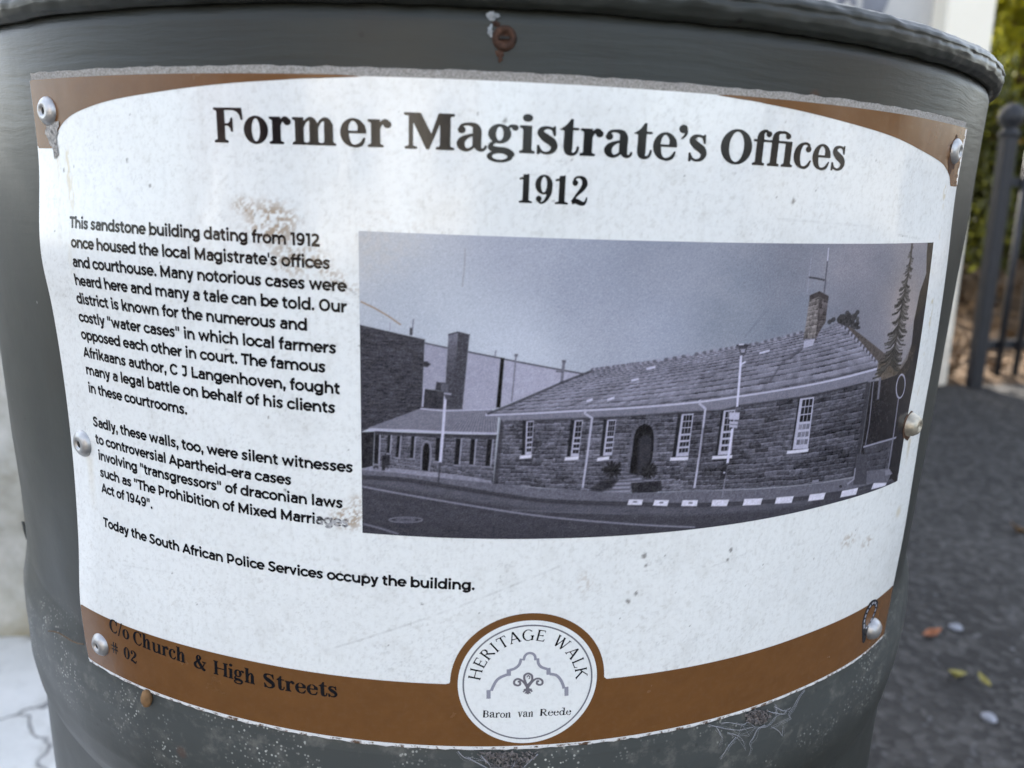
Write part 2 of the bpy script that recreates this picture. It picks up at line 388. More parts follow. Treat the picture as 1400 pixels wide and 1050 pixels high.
# rusted screw above the sign, its bared metal and rust run
b = MB(); fm = frame(.0042, .0885, r=RB)
b.lathe([(.0046, .0), (.0044, .0009), (.0036, .0017), (.0024, .0018), (.0021, .0009), (.0001, .0007)], 20, mat=fm @ Matrix.Diagonal((.82, .82, .82, 1)))
screw = b.build("screw", M_RUST, drum, True)
b = MB(); b.box(-.0014, .0014, -.0004, .0004, .0007, .0014); b.v = [fm @ Vector(p) for p in b.v]; b.build("slot", M_HOLE, screw)
def blob(u, v, ru, rv, m, name, parent, r=RB + .0003, seed=1, n=26, rag=.45):
    pts = []
    for k in range(n):
        a = 2 * math.pi * k / n; s = 1 + rag * float(fbm(np.array(math.cos(a) * 2.3), np.array(math.sin(a) * 2.3), seed, 3)) * 2
        pts.append((u + ru * s * math.cos(a), v + rv * s * math.sin(a)))
    V = [(r * math.sin(u / RS), -r * math.cos(u / RS), v + Z0)] + [(r * math.sin(x / RS), -r * math.cos(x / RS), y + Z0) for x, y in pts]
    V = [(x + 0, y, z) for x, y, z in V]
    W = [(x * (1 + .0006 / RB), y * (1 + .0006 / RB), z) for x, y, z in V]
    W = [W[0]] + [((a[0] * .3 + b_[0] * .7), (a[1] * .3 + b_[1] * .7), a[2]) for a, b_ in zip(V[1:], V[1:])]
    V[0] = (V[0][0] * (1 + .0005 / RB), V[0][1] * (1 + .0005 / RB), V[0][2])
    return mesh(name, V, [(0, 1 + k, 1 + (k + 1) % n) for k in range(n)], m, parent)
blob(.0004, .0945, .0017, .0011, M_WHITECHIP, "paint_chip", drum, seed=4); blob(-.0003, .0902, .0011, .0018, M_WHITECHIP, "paint_chip", drum, seed=9)
blob(.0030, .0836, .0011, .0018, M_RUST, "rust_run", drum, seed=12); blob(.0015, .0925, .0010, .0007, M_RUST, "rust_run", drum, seed=14)
# peeled paint flakes on the left flank
for (u, v, s) in ((-.3005, -.146, .0055),):
    b = MB(); fm = frame(u, v, r=RB - .0004)
    pts = [(-.4, -1, .0), (.3, -.9, .1), (.5, .2, .25), (.2, 1.1, .3), (-.3, .8, .15), (-.6, 0, .05)]
    b.add([fm @ Vector((x * s * .5, y * s, zz * s)) for x, y, zz in pts] + [fm @ Vector((x * s * .5, y * s, zz * s - .0007)) for x, y, zz in pts],
          [tuple(range(6)), tuple(range(11, 5, -1))] + [(k, 6 + k, 6 + (k + 1) % 6, (k + 1) % 6) for k in range(6)])
    b.build("peeled_flake", M_FLAKE, drum)

# ---------------------------------------------------------------- lettering: glyphs drawn as outlines, unions traced into clean meshes
def seg_sdf(poly, X, Y):
    p = np.array(poly, float); q = np.roll(p, -1, 0); d2 = np.full(X.shape, 1e18); ins = np.zeros(X.shape, bool)
    for (x0, y0), (x1, y1) in zip(p, q):
        dx, dy = x1 - x0, y1 - y0; L = dx * dx + dy * dy
        if L < 1e-9: continue
        t = np.clip(((X - x0) * dx + (Y - y0) * dy) / L, 0, 1)
        d2 = np.minimum(d2, (X - x0 - t * dx) ** 2 + (Y - y0 - t * dy) ** 2)
        if abs(dy) > 1e-9:
            c = ((y0 > Y) != (y1 > Y)) & (X < dx * (Y - y0) / dy + x0); ins ^= c
    d = np.sqrt(d2); return np.where(ins, -d, d)
def ell(cx, cy, rx, ry, n=40): return [(cx + rx * math.cos(2 * math.pi * k / n), cy + ry * math.sin(2 * math.pi * k / n)) for k in range(n)]
def arc(cx, cy, rx, ry, a0, a1, n=14):
    return [(cx + rx * math.cos(R_(a0 + (a1 - a0) * k / n)), cy + ry * math.sin(R_(a0 + (a1 - a0) * k / n))) for k in range(n + 1)]
def rect(x0, y0, x1, y1): return [(x0, y0), (x1, y0), (x1, y1), (x0, y1)]
def cat(pts, n=6):
    """Catmull-Rom through pts of any dimension"""
    p = np.array(pts, float); p = np.vstack([2 * p[0] - p[1], p, 2 * p[-1] - p[-2]]); out = []
    for i in range(1, len(p) - 2):
        a, b_, c_, d = p[i - 1], p[i], p[i + 1], p[i + 2]
        for k in range(n):
            t = k / n; out.append(.5 * (2 * b_ + (c_ - a) * t + (2 * a - 5 * b_ + 4 * c_ - d) * t * t + (3 * b_ - 3 * c_ + d - a) * t ** 3))
    out.append(p[-2]); return np.array(out)
def strokepoly(pts, w, smooth=False):
    """outline of a stroke; pts (x,y) or (x,y,w)"""
    p = np.array([tuple(a) + ((w,) if len(a) == 2 else ()) for a in pts], float)
    if smooth: p = cat(p)
    keep = np.r_[True, np.hypot(*np.diff(p[:, :2], axis=0).T) > 1e-6]; p = p[keep]
    d = np.diff(p[:, :2], axis=0); d /= np.linalg.norm(d, axis=1)[:, None]
    t = np.vstack([d[:1], d[:-1] + d[1:], d[-1:]]); ln = np.linalg.norm(t, axis=1); t /= ln[:, None]
    sc = np.ones(len(p)); 
    if len(p) > 2: sc[1:-1] = np.minimum(1 / np.maximum(np.abs((t[1:-1] * d[:-1]).sum(1)), .35), 2.2)
    nrm = np.stack([-t[:, 1], t[:, 0]], -1) * (p[:, 2] * .5 * sc)[:, None]
    L = p[:, :2] + nrm; Rr = p[:, :2] - nrm
    return [tuple(a) for a in L] + [tuple(a) for a in Rr[::-1]]
def sub_strokes(pts, w, smooth):
    """split a long stroke into short convex-ish pieces so that self-touching curves stay solid"""
    p = np.array([tuple(a) + ((w,) if len(a) == 2 else ()) for a in pts], float)
    if smooth: p = cat(p)
    out = []; n = len(p)
    if n <= 5: return [strokepoly(p, w)]
    full = np.array(strokepoly(p, w)); m = len(full) // 2; L = full[:m]; Rr = full[m:][::-1]
    for i in range(0, m - 1, 3):
        j = min(i + 3, m - 1); out.append([tuple(a) for a in L[i:j + 1]] + [tuple(a) for a in Rr[i:j + 1][::-1]])
    return out
def trace(ops, cell, bold=0.0, maxrun=8):
    """ops: list of (sign, polygon) -> (verts, faces) of the filled union"""
    allp = np.vstack([np.array(p) for s, p in ops if s > 0])
    x0, y0 = allp.min(0) - 2.2 * cell; x1, y1 = allp.max(0) + 2.2 * cell
    nx = int((x1 - x0) / cell) + 1; ny = int((y1 - y0) / cell) + 1
    X, Y = np.meshgrid(x0 + cell * np.arange(nx), y0 + cell * np.arange(ny))
    D = np.full(X.shape, 1e9)
    for s, p in ops:
        d = seg_sdf(p, X, Y); D = np.minimum(D, d) if s > 0 else np.maximum(D, -d)
    D = D - bold; D = np.where(np.abs(D) < 1e-6, 1e-6, D); I = D < 0
    verts = []; faces = []; vid = {}
    def vert(key, x, y):
        k = vid.get(key)
        if k is None: k = vid[key] = len(verts); verts.append((x, y))
        return k
    def gp(i, j): return vert((i, j), X[j, i], Y[j, i])
    def ep(i, j, i2, j2):
        if (i2, j2) < (i, j): i, j, i2, j2 = i2, j2, i, j
        a, b_ = D[j, i], D[j2, i2]; t = a / (a - b_)
        return vert((i, j, i2, j2), X[j, i] + t * (X[j2, i2] - X[j, i]), Y[j, i] + t * (Y[j2, i2] - Y[j, i]))
    S = I[:-1, :-1].astype(int) + I[:-1, 1:] + I[1:, 1:] + I[1:, :-1]
    for j in range(ny - 1):
        run = None
        row = S[j]
        for i in np.nonzero(row)[0]:
            s = row[i]
            if s == 4:
                if run is not None and run[1] == i and i - run[0] < maxrun: run[1] = i + 1
                else:
                    if run: faces.append((gp(run[0], j), gp(run[1], j), gp(run[1], j + 1), gp(run[0], j + 1)))
                    run = [i, i + 1]
                continue
            cs = [(i, j), (i + 1, j), (i + 1, j + 1), (i, j + 1)]; poly = []
            for k in range(4):
                a, b_ = cs[k], cs[(k + 1) % 4]
                if I[a[1], a[0]]: poly.append(gp(*a))
                if I[a[1], a[0]] != I[b_[1], b_[0]]: poly.append(ep(*a, *b_))
            if len(poly) >= 3: faces.append(tuple(poly))
        if run: faces.append((gp(run[0], j), gp(run[1], j), gp(run[1], j + 1), gp(run[0], j + 1)))
    return np.array(verts), faces

# ---- a bold slab-bracketed serif (cap height 700, x-height 536) -> glyph = (advance, ops)
def serif_font(S=150, T=42, e=62, xh=536):
    G = {}; C_ = 700
    def st(x, y0, y1, b='LR', t='', w=S, ee=e):
        o = [(1, rect(x, y0, x + w, y1))]
        for ch, yy, dirn in ((b, y0, 1), (t, y1, -1)):
            for side in ch:
                xx, k = (x, -1) if side == 'L' else (x + w, 1)
                pts = [(xx - k * 4, yy), (xx + k * ee, yy), (xx + k * ee, yy + dirn * T * .9)]
                for q_ in range(5):
                    a = q_ / 4; pts.append((xx + k * ee * .72 * (1 - a) ** 2, yy + dirn * (T + 44 * a * a)))
                pts.append((xx - k * 4, yy + dirn * (T + 44))); o.append((1, pts))
        return o
    def sk(pts, smooth=True): return [(1, p) for p in sub_strokes(pts, 40, smooth)]
    def ring(cx, cy, rx, ry, sw, th): return [(1, ell(cx, cy, rx, ry)), (-1, ell(cx, cy, rx - sw, ry - th))]
    def ball(x, y, r): return [(1, ell(x, y, r, r, 24))]
    k = S / 150.0
    G['F'] = (590, st(70, 0, C_, 'LR', 'L') + [(1, [(200, 700), (572, 700), (586, 470), (556, 470), (535, 560), (480, 632), (400, 662), (200, 664)]), (1, [(200, 385), (290, 385), (338, 425), (352, 500), (384, 500), (384, 225), (352, 225), (338, 300), (290, 347), (200, 347)])])
    G['M'] = (905, [(1, [(70, 700), (290, 700), (508, 235), (440, 0), (398, 0), (120, 640)]), (1, [(398, 0), (440, 0), (660, 590), (640, 700), (610, 700)])] + st(88, 0, 640, 'LR', '', 66, 70) + st(640, 0, C_, 'LR', 'R', S + 22, 70) + [(1, [(5, 700), (130, 700), (130, 640), (95, 655), (5, 664)])])
    G['H'] = (790, st(65, 0, C_, 'LR', 'LR') + st(575, 0, C_, 'LR', 'LR') + [(1, rect(200, 335, 600, 375))])
    G['O'] = (700, ring(350, 350, 325, 364, S + 12, T))
    G['C'] = (640, ring(345, 350, 320, 364, S + 12, T) + [(-1, rect(345, 60, 800, 780))] + sk([(340, -14 + T / 2, T), (440, 12, 46), (540, 90, 40), (585, 200, 30)]) + sk([(340, 714 - T / 2, T), (430, 690, 52), (520, 610, 44), (570, 480, 30)]) + [(1, [(556, 470), (590, 470), (590, 712), (560, 712), (530, 640)])])
    G['S'] = (560, sk([(455, 520, 34), (400, 650, 46), (270, 695, 46), (140, 650, 100), (95, 530, 135), (200, 415, 185), (360, 310, 185), (450, 190, 140), (400, 60, 90), (270, 6, 46), (150, 40, 44), (75, 190, 34)]) + [(1, [(440, 712), (472, 712), (478, 480), (448, 480), (400, 640)]), (1, [(52, -10), (82, -10), (130, 60), (80, 230), (48, 230)])])
    G['o'] = (484, ring(242, xh / 2, 232, xh / 2 + 12, S - 6, T))
    G['e'] = (480, ring(240, xh / 2, 228, xh / 2 + 12, S - 8, T) + [(-1, rect(236, -60, 600, 285))] + sk([(236, 6, T), (300, 6, 52), (385, 50, 60), (440, 165, 26)]) + [(1, rect(120, 262, 455, 298)), (1, [(320, 262), (468, 262), (466, 320), (440, 420), (320, 420)]), (-1, [(140, 298), (322, 298), (328, 390), (300, 460), (236, 506), (200, 500), (156, 420)])])
    G['c'] = (455, ring(240, xh / 2, 228, xh / 2 + 12, S - 8, T) + [(-1, rect(236, -60, 600, 620))] + sk([(236, 6, T), (300, 8, 56), (375, 60, 56), (428, 165, 28)]) + sk([(236, xh - 6, T), (300, xh - 8, 44), (370, xh - 50, 46)]) + ball(352, 410, 62))
    G['r'] = (425, st(70, 0, xh, 'LR', 'L', S, 58) + sk([(190, 330, 30), (235, 450, 46), (300, 520, 48), (360, 505, 50)]) + ball(352, 448, 66))
    def arch(x): return sk([(x - 20, 350, 26), (x + 25, 455, 40), (x + 95, 512, 56), (x + 150, 490, 100), (x + 168 + S * .1, 400, S - 8), (x + 168 + S * .1, 330, S)])
    G['n'] = (620, st(65, 0, xh, 'LR', 'L', S, 52) + arch(225) + st(335, 0, 400, 'LR', '', S + 10, 52))
    G['m'] = (915, st(65, 0, xh, 'LR', 'L', S, 50) + arch(225) + st(333, 0, 400, 'LR', '', S, 50) + arch(495) + st(603, 0, 400, 'LR', '', S, 50))
    G['m'] = (870, G['m'][1])
    G['h'] = (620, st(65, 0, 745, 'LR', 'L', S, 52) + arch(225) + st(335, 0, 400, 'LR', '', S + 10, 52))
    G['u'] = (620, st(65, 120, xh, '', 'L', S, 52) + st(400, 0, xh, 'R', 'L', S, 52) + sk([(140, 160, S), (155, 60, 120), (240, 12, 56), (340, 30, 44), (410, 120, 30)]))
    G['i'] = (275, st(68, 0, xh, 'LR', 'L', S - 4, 60) + [(1, ell(138, 690, 84, 70))])
    G['I'] = (290, st(70, 0, C_, 'LR', 'LR'))
    G['s'] = (408, sk([(340, 400, 26), (300, 490, 40), (205, 520, 44), (110, 482, 82), (92, 405, 112), (180, 318, 148), (290, 240, 146), (338, 145, 108), (295, 50, 70), (200, 14, 42), (110, 45, 40), (55, 140, 28)]) + [(1, [(322, 545), (350, 545), (356, 365), (328, 365), (290, 480)]), (1, [(38, -8), (66, -8), (105, 50), (66, 165), (36, 165)])])
    G['t'] = (370, [(1, [(10, 500), (60, 520), (140, 600), (205, 705), (242, 705), (242, 480), (95, 480)]), (1, rect(60, 500, 352, 536))] + sk([(168, 520, S - 2), (168, 300, S - 2), (168, 140, S - 2), (185, 55, 118), (250, 14, 54), (318, 50, 40), (345, 130, 34), (345, 170, 28)]))
    G['a'] = (535, ball(98, 405, 64) + sk([(60, 430, 30), (110, 500, 44), (225, 522, 50), (330, 490, 100), (368, 400, S - 8), (368, 250, S - 6), (368, 120, S - 6)]) + sk([(372, 140, S - 10), (400, 55, 96), (455, 20, 52), (510, 50, 38), (528, 110, 30)]) + sk([(340, 330, 30), (210, 285, 56), (115, 215, 106), (84, 130, 130), (120, 50, 100), (200, 14, 52), (290, 60, 40), (345, 150, 40)]))
    G['g'] = (560, ring(222, 358, 198, 186, 126, T) + sk([(360, 470, 30), (420, 520, 44), (480, 520, 44)]) + ball(492, 488, 54) + sk([(150, 200, 40), (80, 150, 60), (75, 80, 96), (170, 38, 120), (330, 22, 122), (420, -30, 120), (430, -80, 110)]) + ring(232, -92, 225, 112, 82, 42))
    G["'"] = (185, ball(84, 640, 80) + sk([(140, 640, 50), (148, 560, 44), (112, 490, 34), (60, 440, 20)]))
    fs = st(70, 0, 600, 'LR', '', S - 8, 56) + sk([(141, 560, S - 8), (150, 650, 118), (205, 715, 62), (280, 722, 44)]) + [(1, rect(0, 500, 320, 536))]
    G['f'] = (325, fs + ball(318, 664, 58))
    G['fi'] = (590, fs + sk([(260, 724, 44), (350, 724, 46), (420, 690, 50)]) + ball(428, 650, 56) + [(1, rect(260, 500, 460, 536))] + st(390, 0, xh, 'LR', '', S - 8, 56))
    G['1'] = (400, st(130, 0, C_, 'LR', '', S, 92) + [(1, [(280, 712), (235, 712), (160, 640), (30, 612), (30, 575), (150, 585)])])
    G['9'] = (480, ring(238, 470, 222, 242, 138, T) + sk([(400, 450, 120), (385, 270, 116), (315, 100, 76), (200, 10, 46), (110, 40, 40)]) + ball(118, 108, 72))
    G['2'] = (480, ball(110, 545, 72) + sk([(60, 560, 30), (105, 660, 44), (220, 696, 52), (335, 640, 112), (366, 520, 136), (300, 390, 112), (175, 250, 64), (60, 90, 44)]) + sk([(48, 50, 96), (150, 90, 120), (270, 45, 116), (360, 30, 84), (415, 90, 48), (440, 190, 26)]))
    G['0'] = (500, ring(250, 350, 218, 362, 136, T))
    G['#'] = (560, [(1, strokepoly([(150, 0), (240, 700)], 54)), (1, strokepoly([(320, 0), (410, 700)], 54)), (1, rect(40, 430, 530, 482)), (1, rect(30, 220, 520, 272))])
    G['/'] = (330, [(1, strokepoly([(30, -40), (290, 740)], 56))])
    G['&'] = (780, sk([(690, 20, 60), (560, 30, 140), (300, 380, 150), (230, 540, 120), (270, 660, 60), (350, 670, 60), (410, 580, 110), (360, 450, 60), (200, 330, 70), (110, 190, 140), (170, 50, 110), (300, 10, 50), (450, 60, 50), (590, 230, 44), (640, 400, 40)]) + [(1, rect(520, 380, 740, 416))])
    G['v'] = (520, [(1, strokepoly([(120, 520), (265, 0)], S)), (1, strokepoly([(250, 0), (415, 520)], 46)), (1, rect(0, 500, 245, 536)), (1, rect(330, 500, 510, 536))])
    G['d'] = (590, ring(240, xh / 2, 222, xh / 2 + 10, S - 14, T) + st(380, 0, 745, 'R', 'L', S - 8, 180))
    G['B'] = (640, st(70, 0, C_, 'L', 'L') + ring(310, 520, 240, 180, S - 6, T) + ring(320, 190, 270, 190, S, T) + [(1, rect(200, 664, 320, 700)), (1, rect(200, 0, 320, 36)), (-1, rect(-60, 40, 66, 660)), (1, rect(70, 40, 220, 660))])
    G['R'] = (700, st(70, 0, C_, 'LR', 'L') + ring(320, 510, 250, 190, S, T) + [(1, rect(200, 664, 330, 700)), (1, rect(200, 320, 340, 356)), (-1, rect(-60, 100, 66, 640)), (1, rect(70, 60, 220, 664)), (1, strokepoly([(330, 340), (440, 170), (600, 0)], S * .9)), (1, rect(560, 0, 700, T))])
    G[' '] = (260, [])
    return G
def roman_font(S=92, T=44):
    """light roman capitals for the medallion"""
    G = {}
    def st(x, w=S, e=44): return [(1, rect(x, 0, x + w, 700)), (1, rect(x - e, 0, x + w + e, 30)), (1, rect(x - e, 670, x + w + e, 700))]
    G['H'] = (760, st(80) + st(580) + [(1, rect(160, 335, 600, 335 + T))])
    G['E'] = (560, st(80) + [(1, rect(160, 700 - T, 480, 700)), (1, rect(160, 0, 510, T)), (1, rect(160, 340, 400, 340 + T)), (1, [(450, 700), (485, 700), (485, 560), (460, 560)]), (1, [(470, 0), (510, 0), (530, 160), (505, 160)]), (1, rect(385, 290, 410, 430))])
    G['R'] = (640, st(80) + [(1, ell(270, 520, 210, 180)), (-1, ell(262, 520, 125, 138)), (-1, rect(40, 390, 79, 640)), (1, rect(80, 0, 172, 700)), (1, strokepoly([(290, 350), (620, 0)], S))])
    G['I'] = (260, st(84))
    G['T'] = (620, [(1, rect(264, 0, 356, 700)), (1, rect(220, 0, 400, 30)), (1, rect(40, 656, 580, 700)), (1, [(40, 700), (70, 700), (50, 540), (25, 540)]), (1, [(550, 700), (580, 700), (597, 540), (570, 540)])])
    G['A'] = (700, [(1, strokepoly([(90, 0), (330, 720)], T + 6)), (1, strokepoly([(335, 720), (600, 0)], S + 10)), (1, rect(190, 220, 500, 220 + T)), (1, rect(20, 0, 180, 30)), (1, rect(510, 0, 690, 30))])
    G['G'] = (720, [(1, ell(370, 350, 330, 360)), (-1, ell(380, 350, 240, 318)), (-1, rect(480, 330, 800, 570)), (-1, rect(620, 300, 800, 620)), (1, rect(560, 20, 650, 320)), (1, rect(500, 290, 700, 322))])
    G['W'] = (980, [(1, strokepoly([(110, 700), (310, 0)], S + 6)), (1, strokepoly([(310, 0), (490, 680)], T)), (1, strokepoly([(450, 700), (670, 0)], S + 6)), (1, strokepoly([(670, 0), (860, 700)], T)), (1, rect(30, 670, 220, 700)), (1, rect(770, 670, 950, 700)), (1, rect(380, 670, 540, 700))])
    G['L'] = (560, st(80) + [(1, rect(160, 0, 510, T)), (1, [(475, 0), (512, 0), (535, 180), (508, 180)])])
    G['K'] = (700, st(80) + [(1, strokepoly([(170, 320), (560, 690)], T + 4)), (1, strokepoly([(270, 420), (640, 0)], S)), (1, rect(480, 670, 640, 700)), (1, rect(560, 0, 720, 30))])
    return G
def sans_font(w=118):
    """geometric sans, semi-bold: cap height 700, x-height 520"""
    G = {}; h = w / 2; X = 520
    L = lambda *p: [(1, strokepoly(list(p), w))]
    A = lambda *a: [(1, q_) for q_ in sub_strokes(arc(*a), w, False)]
    def bowl(cx, rx=245): return [(1, ell(cx, X / 2, rx + h - 4, X / 2 + 10)), (-1, ell(cx, X / 2, rx - h - 2, X / 2 + 10 - w + 6))]
    G['o'] = (640, bowl(320))
    G['b'] = (680, bowl(375, 235) + L((60 + h, 0), (60 + h, 742)))
    G['d'] = (680, bowl(305, 235) + L((620 - h, 0), (620 - h, 742)))
    G['p'] = (680, bowl(375, 235) + L((60 + h, -194), (60 + h, X)))
    G['q'] = (680, bowl(305, 235) + L((620 - h, -194), (620 - h, X)))
    G['g'] = (690, bowl(305, 232) + L((620 - h, 60), (620 - h, X)) + A(335, 0, 228, 145, 0, -150))
    G['c'] = (570, bowl(310) + [(-1, [(310, 260), (700, 460), (700, 60)]), (-1, [(420, 350), (560, 420), (560, 100), (420, 170)])])
    G['e'] = (610, bowl(306) + [(-1, [(306, 216), (700, 216), (700, 70), (520, 70), (440, 140)])] + [(1, rect(110, 216, 580, 300))])
    G['a'] = (595, L((525 - h, 0), (525 - h, 320)) + A(300, 310, 225 - h + 52, 162, 0, 140) + [(1, q_) for q_ in sub_strokes([(470, 292, 84), (270, 292, 88), (140, 250, 100), (105, 160, 112), (150, 70, 100), (270, 40, 94), (400, 70, 90), (470, 150, 84)], w, True)])
    G['n'] = (675, L((60 + h, 0), (60 + h, X)) + A(337, 240, 220, 226, 180, 0) + L((557, 0), (557, 250)))
    G['h'] = (675, L((60 + h, 0), (60 + h, 742)) + A(337, 240, 220, 226, 180, 0) + L((557, 0), (557, 250)))
    G['m'] = (1050, L((60 + h, 0), (60 + h, X)) + A(323, 250, 205, 216, 180, 0) + L((528, 0), (528, 260)) + A(730, 250, 203, 216, 180, 0) + L((933, 0), (933, 260)))
    G['r'] = (410, L((60 + h, 0), (60 + h, X)) + A(385, 200, 268, 264, 180, 88))
    G['u'] = (670, L((60 + h, 270), (60 + h, X)) + L((552, 0), (552, X)) + A(335, 270, 217, 220, 180, 360))
    G['i'] = (285, L((142, 0), (142, X)) + [(1, ell(142, 690, 76, 74, 20))])
    G['j'] = (290, L((142, 0), (142, X)) + [(1, ell(142, 690, 76, 74, 20))])
    G['l'] = (285, L((142, 0), (142, 742)))
    G['k'] = (610, L((60 + h, 0), (60 + h, 742)) + L((150, 170), (510, 525)) + L((285, 310), (545, 0)))
    G['f'] = (360, L((165, 0), (165, 560)) + A(315, 560, 150, 134, 180, 85) + L((25, 470), (345, 470)))
    G['t'] = (410, L((165, 160), (165, 645)) + A(300, 150, 135, 106, 180, 290) + L((25, 470), (355, 470)))
    G['s'] = (510, [(1, q_) for q_ in sub_strokes([(440, 425, 96), (330, 470, 98), (200, 470, 100), (110, 395, 112), (170, 300, 116), (310, 245, 116), (395, 145, 112), (310, 52, 100), (190, 42, 98), (40, 110, 92)], w, True)])
    G['v'] = (560, L((75, X), (280, 30), (485, X)) + [(-1, rect(-60, X, 700, X + 200)), (-1, rect(0, -200, 700, 0))])
    G['w'] = (905, L((75, X), (255, 25), (450, X - 20), (645, 25), (830, X)) + [(-1, rect(-60, X, 1000, X + 200)), (-1, rect(0, -200, 1000, 0))])
    G['x'] = (560, L((75, -20), (485, X + 20)) + L((485, -20), (75, X + 20)) + [(-1, rect(-60, X, 700, X + 200)), (-1, rect(-60, -200, 700, 0))])
    G['y'] = (560, L((75, X + 20), (290, 15)) + L((490, X + 20), (265, -50)) + A(150, -30, 130, 115, -10, -115) + [(-1, rect(-60, X, 700, X + 200))])
    G['T'] = (600, L((300, 0), (300, 690)) + L((20, 641), (580, 641)))
    G['M'] = (950, L((85 + h, 0), (85 + h, 700)) + L((865 - h, 0), (865 - h, 700)) + L((120, 680), (475, 130), (830, 680)) + [(-1, rect(-60, 700, 1000, 900))])
    G['A'] = (760, L((65, 0), (380, 680), (695, 0)) + L((170, 200), (590, 200)) + [(-1, rect(-60, 700, 1000, 900)), (-1, rect(-60, -200, 1000, 0))])
    G['C'] = (730, [(1, ell(395, 350, 352, 360)), (-1, ell(400, 350, 232, 252)), (-1, [(395, 350), (800, 650), (800, 50)]), (-1, [(560, 480), (800, 620), (800, 80), (560, 220)])])
    G['J'] = (570, L((430, 220), (430, 700)) + L((130, 645), (480, 645)) + A(265, 215, 165, 160, 0, -140))
    G['L'] = (600, L((85 + h, 0), (85 + h, 700)) + L((90, 54), (580, 54)))
    G['O'] = (800, [(1, ell(400, 350, 358, 360)), (-1, ell(400, 350, 236, 250))])
    G['P'] = (720, L((85 + h, 0), (85 + h, 700)) + [(1, [(90, 700), (370, 700), (370, 596), (90, 596)]), (1, rect(90, 170, 370, 274))] + A(370, 435, 212, 213, -90, 90))
    G['S'] = (640, [(1, q_) for q_ in sub_strokes([(545, 585, 108), (420, 652, 112), (260, 650, 114), (140, 560, 122), (180, 430, 124), (330, 355, 124), (470, 285, 124), (515, 170, 122), (410, 60, 114), (250, 46, 112), (50, 130, 108)], w, True)])
    G['1'] = (390, L((235, 0), (235, 700)) + L((40, 646), (240, 646)))
    G['9'] = (640, [(1, ell(305, 465, 265, 240)), (-1, ell(305, 465, 150, 136))] + [(1, q_) for q_ in sub_strokes([(510, 440, 116), (500, 260, 116), (410, 100, 110), (260, 52, 104), (110, 90, 96)], w, True)])
    G['2'] = (610, [(1, q_) for q_ in sub_strokes([(70, 590, 104), (170, 640, 110), (300, 655, 110), (420, 600, 118), (450, 490, 120), (390, 370, 118), (260, 240, 116), (100, 80, 112)], w, True)] + L((50, 52), (560, 52)))
    G['4'] = (710, L((500, 0), (500, 340)) + L((400, 700), (110, 190)) + L((60, 205), (660, 205)))
    G['.'] = (240, [(1, ell(120, 70, 78, 76, 20))]); G[','] = (240, [(1, ell(120, 70, 78, 76, 20)), (1, [(70, 60), (190, 60), (130, -140), (60, -140)])])
    G['"'] = (430, [(1, rect(75, 450, 150, 700)), (1, rect(270, 450, 345, 700))]); G["'"] = (215, [(1, rect(70, 450, 145, 700))])
    G['-'] = (400, [(1, rect(50, 215, 350, 315))]); G[' '] = (265, [])
    return G
class Lettering:
    cache = {}
    def __init__(s): s.v = []; s.f = []; s.n = 0
    def glyph(s, font, key, ch, cell, bold):
        k = (key, ch, cell, bold)
        if k not in s.cache: s.cache[k] = trace(font[ch][1], cell, bold) if font[ch][1] else (np.zeros((0, 2)), [])
        return s.cache[k]
    def put(s, v, f):
        if len(v) == 0: return
        s.v.append(v); s.f += [tuple(i + s.n for i in q_) for q_ in f]; s.n += len(v)
    def line(s, font, key, text, a, b_, size, cell, track=0.0, bold=0.0, shrink=None):
        """text from point a to point b (mm) on its baseline; size = cap height (mm)"""
        chars = text if isinstance(text, list) else list(text)
        adv = [font[c_][0] + track for c_ in chars]; tot = sum(adv) - track
        d = np.array(b_, float) - np.array(a, float); W = np.hypot(*d); sx = W / tot; sy = size / 700.0
        ex = d / W; ey = np.array([-ex[1], ex[0]]); x = 0
        for c_, ad in zip(chars, adv):
            v, f = s.glyph(font, key, c_, cell, bold)
            if len(v): s.put(np.array(a) + np.outer(v[:, 0] * sx + x, ex) + np.outer(v[:, 1] * sy, ey), f)
            x += ad * sx
    def build(s, name, parent, colf, off, base):
        V = np.vstack(s.v) / 1000.0
        col = colf(V[:, 0] * 1000, V[:, 1] * 1000)
        o = mesh(name, P(V[:, 0], V[:, 1], off) - base, s.f, M_INK, parent, False, V, col); return o

# ---------------------------------------------------------------- the sign
U0, U1, V0, V1 = -.1788, .2224, -.1617, .0764
SB = np.array([.0, -RS, Z0 + V0])
sign = thing("information_sign", "white and brown heritage information board riveted round the front of the grey drum", "sign", LEAN @ Matrix.Translation(SB.tolist()))
def surf(name, us, vs, off, m, colf=None, mask=None):
    Ug, Vg = np.meshgrid(us, vs); n = len(us); k = len(vs)
    pts = P(Ug, Vg, off).reshape(-1, 3) - SB
    i, j = np.meshgrid(np.arange(n - 1), np.arange(k - 1)); a = (j * n + i).ravel()
    F = np.stack([a, a + 1, a + n + 1, a + n], -1)
    col = colf(Ug.ravel() * 1000, Vg.ravel() * 1000) if colf else None
    return mesh(name, pts, F, m, sign, True, np.stack([Ug.ravel(), Vg.ravel()], -1), col)
